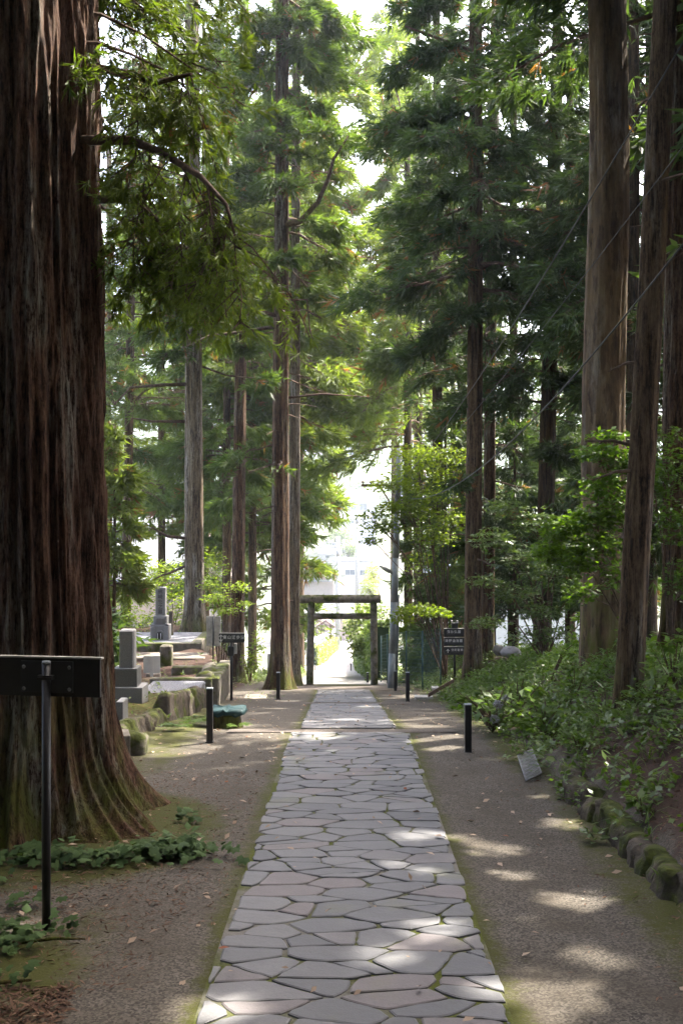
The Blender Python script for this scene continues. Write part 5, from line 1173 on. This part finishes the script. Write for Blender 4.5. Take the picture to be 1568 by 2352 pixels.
# ------------------------------------------------------------------ beyond the gate: hedges, lane side, town
def hedge(label, pts, w, h, mat, seed, L, n):
    """clipped hedge of small leaves along a list of (x, y) points"""
    p = [np.array(q, float) for q in pts]; base = np.array([p[0][0], p[0][1], float(gz(*p[0]))]); t = thing('hedge', label, 'hedge', base); lv = Leaves(seed); Rr = lv.R; core = MB()
    seg = [np.linalg.norm(b - a) for a, b in zip(p[:-1], p[1:])]; tot = sum(seg)
    for a, b, sl in zip(p[:-1], p[1:], seg):
        m = int(n * sl / tot); u = np.where(Rr.random(m) < .05, Rr.random(m) * .012, Rr.random(m) ** 1.5)[:, None]; c = a + (b - a) * u; d = (b - a) / sl; nn = np.array([-d[1], d[0]])
        f = Rr.random(m); hh = h * (1 + .12 * (fbm(u[:, 0] * sl * .4, 0 * f, seed, 3) - .5))
        side = np.where(f < .36, -.5, np.where(f < .72, .5, Rr.uniform(-.5, .5, m))) * w; zz = np.where(f < .72, Rr.random(m), 1.) * hh
        xy = c + nn * (side + Rr.normal(0, .05, m))[:, None]; z = gz(c[:, 0], c[:, 1]) + zz + Rr.normal(0, .05, m)
        nr = unit(np.stack([nn[0] * np.sign(side) * (f < .72), nn[1] * np.sign(side) * (f < .72), (f >= .72) * 1. + .4], 1) + Rr.normal(0, .5, (m, 3)))
        lv.put(np.stack([xy[:, 0], xy[:, 1], z], 1), nr, unit(Rr.normal(0, 1, (m, 3))), L * Rr.uniform(.6, 1.3, m), .6, np.clip(Rr.normal(.5, .2, m), 0, 1))
        k_ = max(2, int(sl / 4)); 
        for q in range(k_):
            a2, b2 = a + (b - a) * q / k_, a + (b - a) * (q + 1) / k_; za, zb2 = float(gz(*a2)), float(gz(*b2)); o_ = nn * w * .36; a2 = a2 + d * (2.2 if q == 0 and a is p[0] else 0)
            V_ = [(*(a2 - o_), za - .2), (*(a2 + o_), za - .2), (*(b2 + o_), zb2 - .2), (*(b2 - o_), zb2 - .2), (*(a2 - o_), za + h * .88), (*(a2 + o_), za + h * .88), (*(b2 + o_), zb2 + h * .88), (*(b2 - o_), zb2 + h * .88)]
            core.add(V_, [(3, 2, 1, 0), (4, 5, 6, 7), (0, 1, 5, 4), (1, 2, 6, 5), (2, 3, 7, 6), (3, 0, 4, 7)])
    lv.build('foliage', mat, t); core.build('inner_twigs', M['forest_hill'], t)
hedge('long tall clipped hedge along the right side of the sunlit lane', [(1.62, 45.), (1.66, 70), (1.72, 95), (1.9, 128)], 1.0, 2.35, M['hedge'], 401, .16, 26000)
hedge('low yellow-green box hedge on the left of the sunlit lane', [(-3.1, 112), (-2.6, 130), (-1.25, 160)], 1.4, 1.9, M['hedge_yellow'], 402, .28, 8000)
shrub('rounded bright green bush above the long hedge, seen under the gate beam', (2.6, 58), [(836, 1445, 56, 1.0, 1.3, 900, .75), (850, 1410, 57, 1.0, 1.0, 600, .6), (826, 1478, 54, .7, .8, 420, .85)], M['hedge'], .20, .6, 403, layers=0, cull=False)
shrub('soft pale pine-like tree beyond the long hedge', (4.5, 110), [(806, 1438, 108, .8, .9, 420, .7), (832, 1405, 112, .9, 1.2, 420, .8), (848, 1350, 112, 1.0, 1.4, 520, .8), (856, 1318, 115, .9, 1.2, 380, .9)], M['hedge_yellow'], .32, .3, 404, 'garden_tree', 'tree', cull=False, r=.12)
shrub('rounded dark green bush behind the left pillar of the gate', (-4.8, 88), [(688, 1460, 88, 1.1, 1.3, 700, .4), (700, 1440, 92, .9, 1.0, 400, .5)], M['hedge'], .26, .6, 405, cull=False)
gr_ = thing('guard_rail', 'pale rail fence descending beside the lane behind the gate cedars', 'fence', (-2.9, 46, float(gz(-2.9, 46))))
yy = np.arange(46, 82, 4.)
for y_ in yy: z_ = float(zc(y_)); MB().box(-3.0, -2.9, y_ - .05, y_ + .05, z_ - .6, z_ + 1.1).build('post', M['concrete'], gr_)
for h_ in (.45, .95): MB().tube([(-2.89, y_, float(zc(y_)) + h_) for y_ in yy], .045, 8).build('rail', M['concrete'], gr_)

def building(label, px0, px1, Y, py_eave, py_ridge, wall, roof, depth=7., name='house', windows=(), kind='gable', over=.5, group='town houses beyond the gate', doors=(), cat='house', tiers=()):
    x0, x1 = PX(px0, Y), PX(px1, Y); ze, zr_ = PZ(py_eave, Y), PZ(py_ridge, Y); zb = min(float(gz((x0 + x1) / 2, Y)), ze - 2.5) - .6
    t = thing(name, label, cat, ((x0 + x1) / 2, Y, zb), group)
    MB().box(x0, x1, Y, Y + depth, zb, ze).build('wall', wall, t)
    if kind == 'flat':
        MB().box(x0 - .15, x1 + .15, Y - .15, Y + depth + .15, ze + .003, max(zr_, ze + .2)).build('roof', roof, t)
    elif kind == 'gable':      # ridge along x, eave towards the viewer
        ym = Y + depth / 2; e = [(x0 - over, Y - over, ze - .05), (x1 + over, Y - over, ze - .05), (x1 + over, ym, zr_), (x0 - over, ym, zr_), (x0 - over, Y + depth + over, ze - .05), (x1 + over, Y + depth + over, ze - .05)]
        lo = [(a_, b_, c_ - .18) for a_, b_, c_ in e]
        MB().add(e + lo, [(0, 1, 2, 3), (3, 2, 5, 4), (7, 6, 9, 8), (8, 9, 10, 11), (6, 7, 1, 0), (10, 4, 5, 11), (1, 7, 8, 2), (2, 8, 11, 5), (6, 0, 3, 9), (9, 3, 4, 10)]).build('roof', roof, t)
        MB().add([(x0, Y, ze + .003), (x0, Y + depth, ze + .003), (x0, ym, zr_ - .2), (x1, Y, ze + .003), (x1, Y + depth, ze + .003), (x1, ym, zr_ - .2)], [(0, 2, 1), (3, 4, 5)]).build('gable_wall', wall, t)
    else:                      # ridge towards the viewer
        xm = (x0 + x1) / 2; e = [(x0 - over, ze - .05), (xm, zr_), (x1 + over, ze - .05)]
        V_ = [(a_, b_, c_ - d_) for d_ in (0, .2) for b_ in (Y - over, Y + depth + over) for a_, c_ in e]
        MB().add(V_, [(0, 1, 4, 3), (1, 2, 5, 4), (6, 9, 10, 7), (7, 10, 11, 8), (0, 6, 7, 1), (1, 7, 8, 2), (3, 4, 10, 9), (4, 5, 11, 10), (0, 3, 9, 6), (2, 8, 11, 5)]).build('roof', roof, t)
        MB().add([(x0, Y + .01, ze + .003), (x1, Y + .01, ze + .003), (xm, Y + .01, zr_ - .22)], [(0, 1, 2)]).build('gable_wall', wall, t)
    for (a_, b_, c_, d_) in windows:
        f = MB().box(PX(a_, Y) - .06, PX(b_, Y) + .06, Y - .06, Y - .003, PZ(d_, Y) - .06, PZ(c_, Y) + .06).build('window', M['wall_white'], t)
        m_ = (a_ + b_) / 2
        MB().box(PX(a_, Y), PX(m_, Y) - .03, Y - .075, Y - .062, PZ(d_, Y), PZ(c_, Y)).box(PX(m_, Y) + .03, PX(b_, Y), Y - .075, Y - .062, PZ(d_, Y), PZ(c_, Y)).build('pane', M['glass_dark'], f)
    for (a_, b_, c_, d_, rf) in tiers:   # lean-to roofs
        MB().add([(PX(a_, Y), Y - 1.3, PZ(d_, Y)), (PX(b_, Y), Y - 1.3, PZ(d_, Y)), (PX(b_, Y), Y - .01, PZ(c_, Y)), (PX(a_, Y), Y - .01, PZ(c_, Y)), (PX(a_, Y), Y - 1.3, PZ(d_, Y) - .15), (PX(b_, Y), Y - 1.3, PZ(d_, Y) - .15), (PX(b_, Y), Y - .01, PZ(c_, Y) - .15), (PX(a_, Y), Y - .01, PZ(c_, Y) - .15)], [(0, 1, 2, 3), (7, 6, 5, 4), (0, 4, 5, 1), (1, 5, 6, 2), (3, 2, 6, 7), (0, 3, 7, 4)]).build('lean_to_roof', rf, t)
    return t
W_, Cr, Pk = M['wall_white'], M['wall_cream'], M['wall_pink']
building('big plain white building with two dark windows right above the gate beam', 765, 858, 205, 1289, 1286, W_, M['roof_pale'], 12, windows=((793, 814, 1309, 1320), (827, 838, 1310, 1321)), kind='flat')
building('cream house with stepped pale roofs left of the plain white building', 683, 766, 190, 1318, 1297, Cr, M['roof_pale'], 9, windows=((728, 741, 1311, 1317),), kind='front', tiers=((690, 763, 1326, 1333, M['roof_pale']), (724, 764, 1312, 1321, M['roof_grey'])))
building('white house with a dark roof above the cream stepped one', 736, 778, 270, 1272, 1262, W_, M['roof_grey'], 8, windows=((763, 770, 1246, 1252), (748, 755, 1276, 1281)), kind='gable')
building('small upper white house with one dark window over the dark-roofed one', 735, 772, 300, 1258, 1242, W_, M['roof_pale'], 8, windows=((763, 768, 1261, 1268),), kind='front')
building('wide white hall with a long row of windows and a curved pale roof', 770, 862, 350, 1152, 1124, W_, M['roof_pale'], 12, windows=((788, 803, 1158, 1171), (806, 822, 1158, 1171), (826, 842, 1158, 1171)), kind='gable', over=1.2)
building('pale house below the wide hall', 780, 850, 310, 1190, 1178, W_, M['roof_pale'], 9, windows=((800, 812, 1196, 1202),), kind='gable')
building('white apartment block on the far hillside with small dark windows', 742, 800, 470, 1072, 1068, W_, M['roof_pale'], 12, windows=((748, 760, 1082, 1089), (770, 781, 1078, 1085), (784, 794, 1078, 1085), (752, 762, 1098, 1104), (772, 782, 1098, 1104)), kind='flat', name='apartment_block', cat='building')
building('pale apartment block with a zigzag outdoor stair on the far hillside', 826, 872, 480, 1080, 1076, W_, M['roof_pale'], 12, windows=((866, 871, 1086, 1091), (866, 871, 1098, 1103), (832, 840, 1084, 1090)), kind='flat', name='apartment_block', cat='building')
building('dark-roofed house in the town behind the tall town pole', 800, 850, 255, 1290, 1268, Pk, M['roof_grey'], 9, windows=((806, 816, 1296, 1302),), kind='gable')
building('brown timber house with grey eaves seen between the two gate beams', 690, 836, 185, 1406, 1384, Pk, M['roof_grey'], 10, windows=((744, 762, 1411, 1421), (764, 775, 1411, 1421), (792, 799, 1411, 1424)), kind='gable', over=1.2, tiers=((688, 746, 1402, 1409, M['roof_brown']),))
building('grey shed at the end of the sunlit lane', 794, 815, 225, 1433, 1420, M['concrete'], M['roof_grey'], 7, windows=((800, 804, 1440, 1452),), kind='gable')
gh = thing('gate_house', 'small brown gabled gatehouse roof behind the white lane wall', 'gatehouse', (PX(750, 150), 150, float(gz(PX(750, 150), 150))), 'town houses beyond the gate')
Y = 150.; e = [(PX(727, Y), PZ(1436, Y)), (PX(748, Y), PZ(1422, Y)), (PX(769, Y), PZ(1436, Y))]
V_ = [(a_, b_, c_ - d_) for d_ in (0, .25) for b_ in (Y - 1, Y + 3) for a_, c_ in e]
MB().add(V_, [(0, 1, 4, 3), (1, 2, 5, 4), (6, 9, 10, 7), (7, 10, 11, 8), (0, 6, 7, 1), (1, 7, 8, 2), (3, 4, 10, 9), (4, 5, 11, 10), (0, 3, 9, 6), (2, 8, 11, 5)]).build('roof', M['roof_brown'], gh)
for px in (738, 759): MB().box(PX(px, Y) - .16, PX(px, Y) + .16, Y, Y + .3, float(gz(PX(px, Y), Y)) - .5, PZ(1431, Y)).build('post', M['roof_brown'], gh)
lw = thing('lane_wall', 'white plastered wall with a grey coping running down the lane', 'wall', (PX(722, 120), 120, float(gz(PX(722, 120), 120))))
A, B = np.array([PX(700, 112), 112, PZ(1481, 112)]), np.array([PX(775, 176), 176, PZ(1446, 176)]); dn_ = np.array([0, 0, -4.5]); sd_ = np.array([.28, -.1, 0])
MB().add([A, B, B + dn_, A + dn_, A - sd_, B - sd_, B + dn_ - sd_, A + dn_ - sd_], [(0, 3, 2, 1), (4, 5, 6, 7), (0, 1, 5, 4), (1, 2, 6, 5), (0, 4, 7, 3)]).build('wall', W_, lw)
up = np.array([0, 0, .32]); e1 = sd_ * 1.6
MB().add([A + e1, B + e1, B - e1 - sd_, A - e1 - sd_, A - sd_ * .5 + up, B - sd_ * .5 + up], [(0, 1, 5, 4), (4, 5, 2, 3), (0, 4, 3), (1, 2, 5), (0, 3, 2, 1)]).build('coping', M['roof_grey'], lw)
def town_pole(label, px, py0, py1, Y, r):
    x = PX(px, Y); t = thing('concrete_pole', label, 'utility pole', (x, Y, PZ(py0, Y)), 'poles in the town')
    MB().tube([(x, Y, PZ(py0, Y) - .5), (x, Y, PZ(py1, Y))], [r, r * .7], 14).build('pole', M['concrete'], t)
    for h_ in (2.0, 3.2): MB().box(x - 1.0, x + 1.0, Y - .1, Y + .1, PZ(py1, Y) - h_ * .5, PZ(py1, Y) - h_ * .5 + .15).build('crossarm', M['concrete'], t)
    MB().tube([(x + .02, Y - r - .25, PZ(py1, Y) - 2.8), (x + .02, Y - r - .25, PZ(py1, Y) - 2.0)], .24, 12).build('transformer', M['steel'], t)
town_pole('stout concrete pole standing at the end of the yellow-green hedge', 776, 1495, 1232, 160, .38)
town_pole('tall town pole rising just right of the plain white building windows', 820, 1440, 1160, 170, .34)
town_pole('slim farther town pole beside the white dark-roofed house', 789, 1440, 1240, 240, .25)
# roofs seen low on the left and right through the trunks
building('pale house with a wide ribbed roof showing left of the thin dark cedar', 180, 420, 95, 1330, 1150, Pk, M['roof_pale'], 16, kind='gable', over=.6)
building('reddish-roofed house between the thin dark cedar and the terrace cedar', 330, 520, 130, 1300, 1215, Cr, M['roof_brown'], 12, windows=((380, 400, 1312, 1330),), kind='gable')
building('white house seen low between the right trunks', 1120, 1330, 130, 1390, 1300, W_, M['roof_pale'], 12, windows=((1180, 1200, 1400, 1420), (1260, 1280, 1400, 1420)), kind='gable')
building('blue-roofed house on the right beyond the stacked signs', 990, 1150, 160, 1330, 1280, W_, M['roof_blue'], 12, windows=((1040, 1055, 1340, 1355),), kind='gable')
building('brown-roofed white house between the pale shrub and the huge trunk', 1230, 1420, 210, 1270, 1215, W_, M['roof_brown'], 14, kind='gable')
hx = [(560, 620, 400, 'grey', 'white'), (640, 700, 430, 'pale', 'cream'), (880, 940, 420, 'blue', 'white'), (945, 1010, 460, 'brown', 'cream'), (1040, 1110, 440, 'grey', 'cream'), (1150, 1230, 480, 'pale', 'pink'), (260, 330, 420, 'blue', 'cream'), (350, 410, 460, 'brown', 'white'), (470, 540, 500, 'pale', 'white'), (690, 738, 540, 'brown', 'pink'), (1290, 1350, 520, 'grey', 'white'), (800, 822, 520, 'blue', 'cream')]
rk = dict(grey='roof_grey', pale='roof_pale', blue='roof_blue', brown='roof_brown'); wk = dict(white=W_, cream=Cr, pink=Pk)
seen = {'560': 'above the cedar behind the arrow sign'}
where = {560: 'left of the dark gate cedar', 640: 'behind the dark gate cedar', 880: 'over the top of the utility pole', 945: 'behind the slim cedars by the pole', 1040: 'behind the cedar at the stacked signs', 1150: 'right of the red-brown pair', 260: 'by the thin dark cedar', 350: 'left of the terrace cedar', 470: 'right of the terrace cedar', 690: 'high above the lane', 1290: 'left of the huge flaky trunk', 800: 'between the two apartment blocks'}
for (a_, b_, Y, rf, wl) in hx:
    zg = float(gz(PX((a_ + b_) / 2, Y), Y)); pe = 1176 - (zg + 5 - CAMZ) * FPX / Y
    building('%s house with %s roof on the far hillside, %s' % (wl, rf, where[a_]), a_, b_, Y, pe, pe - 14, wk[wl], M[rk[rf]], 9, kind='gable' if a_ % 4 else 'front', windows=((a_ + 10, a_ + 20, pe + 6, pe + 13), (b_ - 22, b_ - 12, pe + 6, pe + 13)), group='houses on the far hillside')
for i, (lab, px, py, Y, rr) in enumerate((('round tree beside the white dark-roofed house in the town', 800, 1262, 240, 2.6), ('round tree on the slope under the two apartment blocks', 810, 1108, 420, 5.), ('bushy tree in front of the pale house below the hall', 770, 1225, 290, 4.), ('bushy hillside tree right of the wide white hall', 872, 1140, 400, 5.), ('bushy hillside tree left of the wide white hall', 745, 1140, 400, 5.), ('round tree at the left of the cream stepped house', 690, 1300, 215, 3.))):
    x = PX(px, Y); shrub(lab, (x, Y), [(px, py, Y, rr, rr * .8, 700, .6), (px + rr * 4, py + 6, Y + 1, rr * .7, rr * .6, 400, .5)], M['hedge'], rr * .14, .6, 500 + i, 'town_tree', 'tree', cull=False, r=.2, group='trees in the town')
# mountains
xs2 = np.linspace(-1500, 1500, 160); ys2 = np.linspace(850, 1700, 50); X2, Y2 = np.meshgrid(xs2, ys2)
hgt = 40 + 175 * sst(800, 1350, Y2) * (.75 + .55 * (fbm(X2 / 400., Y2 / 400., 60, 5) - .4)) - 240 * sst(1500, 1700, Y2)
tag(grid_mesh('mountains', np.stack([X2, Y2, hgt], -1), 160, 50, M['forest_hill']), kind='structure')
# ------------------------------------------------------------------ air
HAZE = .00045
if HAZE:
    m, t, o = newmat('haze'); pv = nd(t, 'ShaderNodeVolumePrincipled'); pv.inputs['Density'].default_value = HAZE; pv.inputs['Color'].default_value = (.80, .90, 1., 1); pv.inputs['Anisotropy'].default_value = .35
    t.links.new(pv.outputs[0], o.inputs['Volume'])
    tag(MB().box(-2300, 2300, -700, 2600, -320, 225).build('haze', m), kind='stuff')
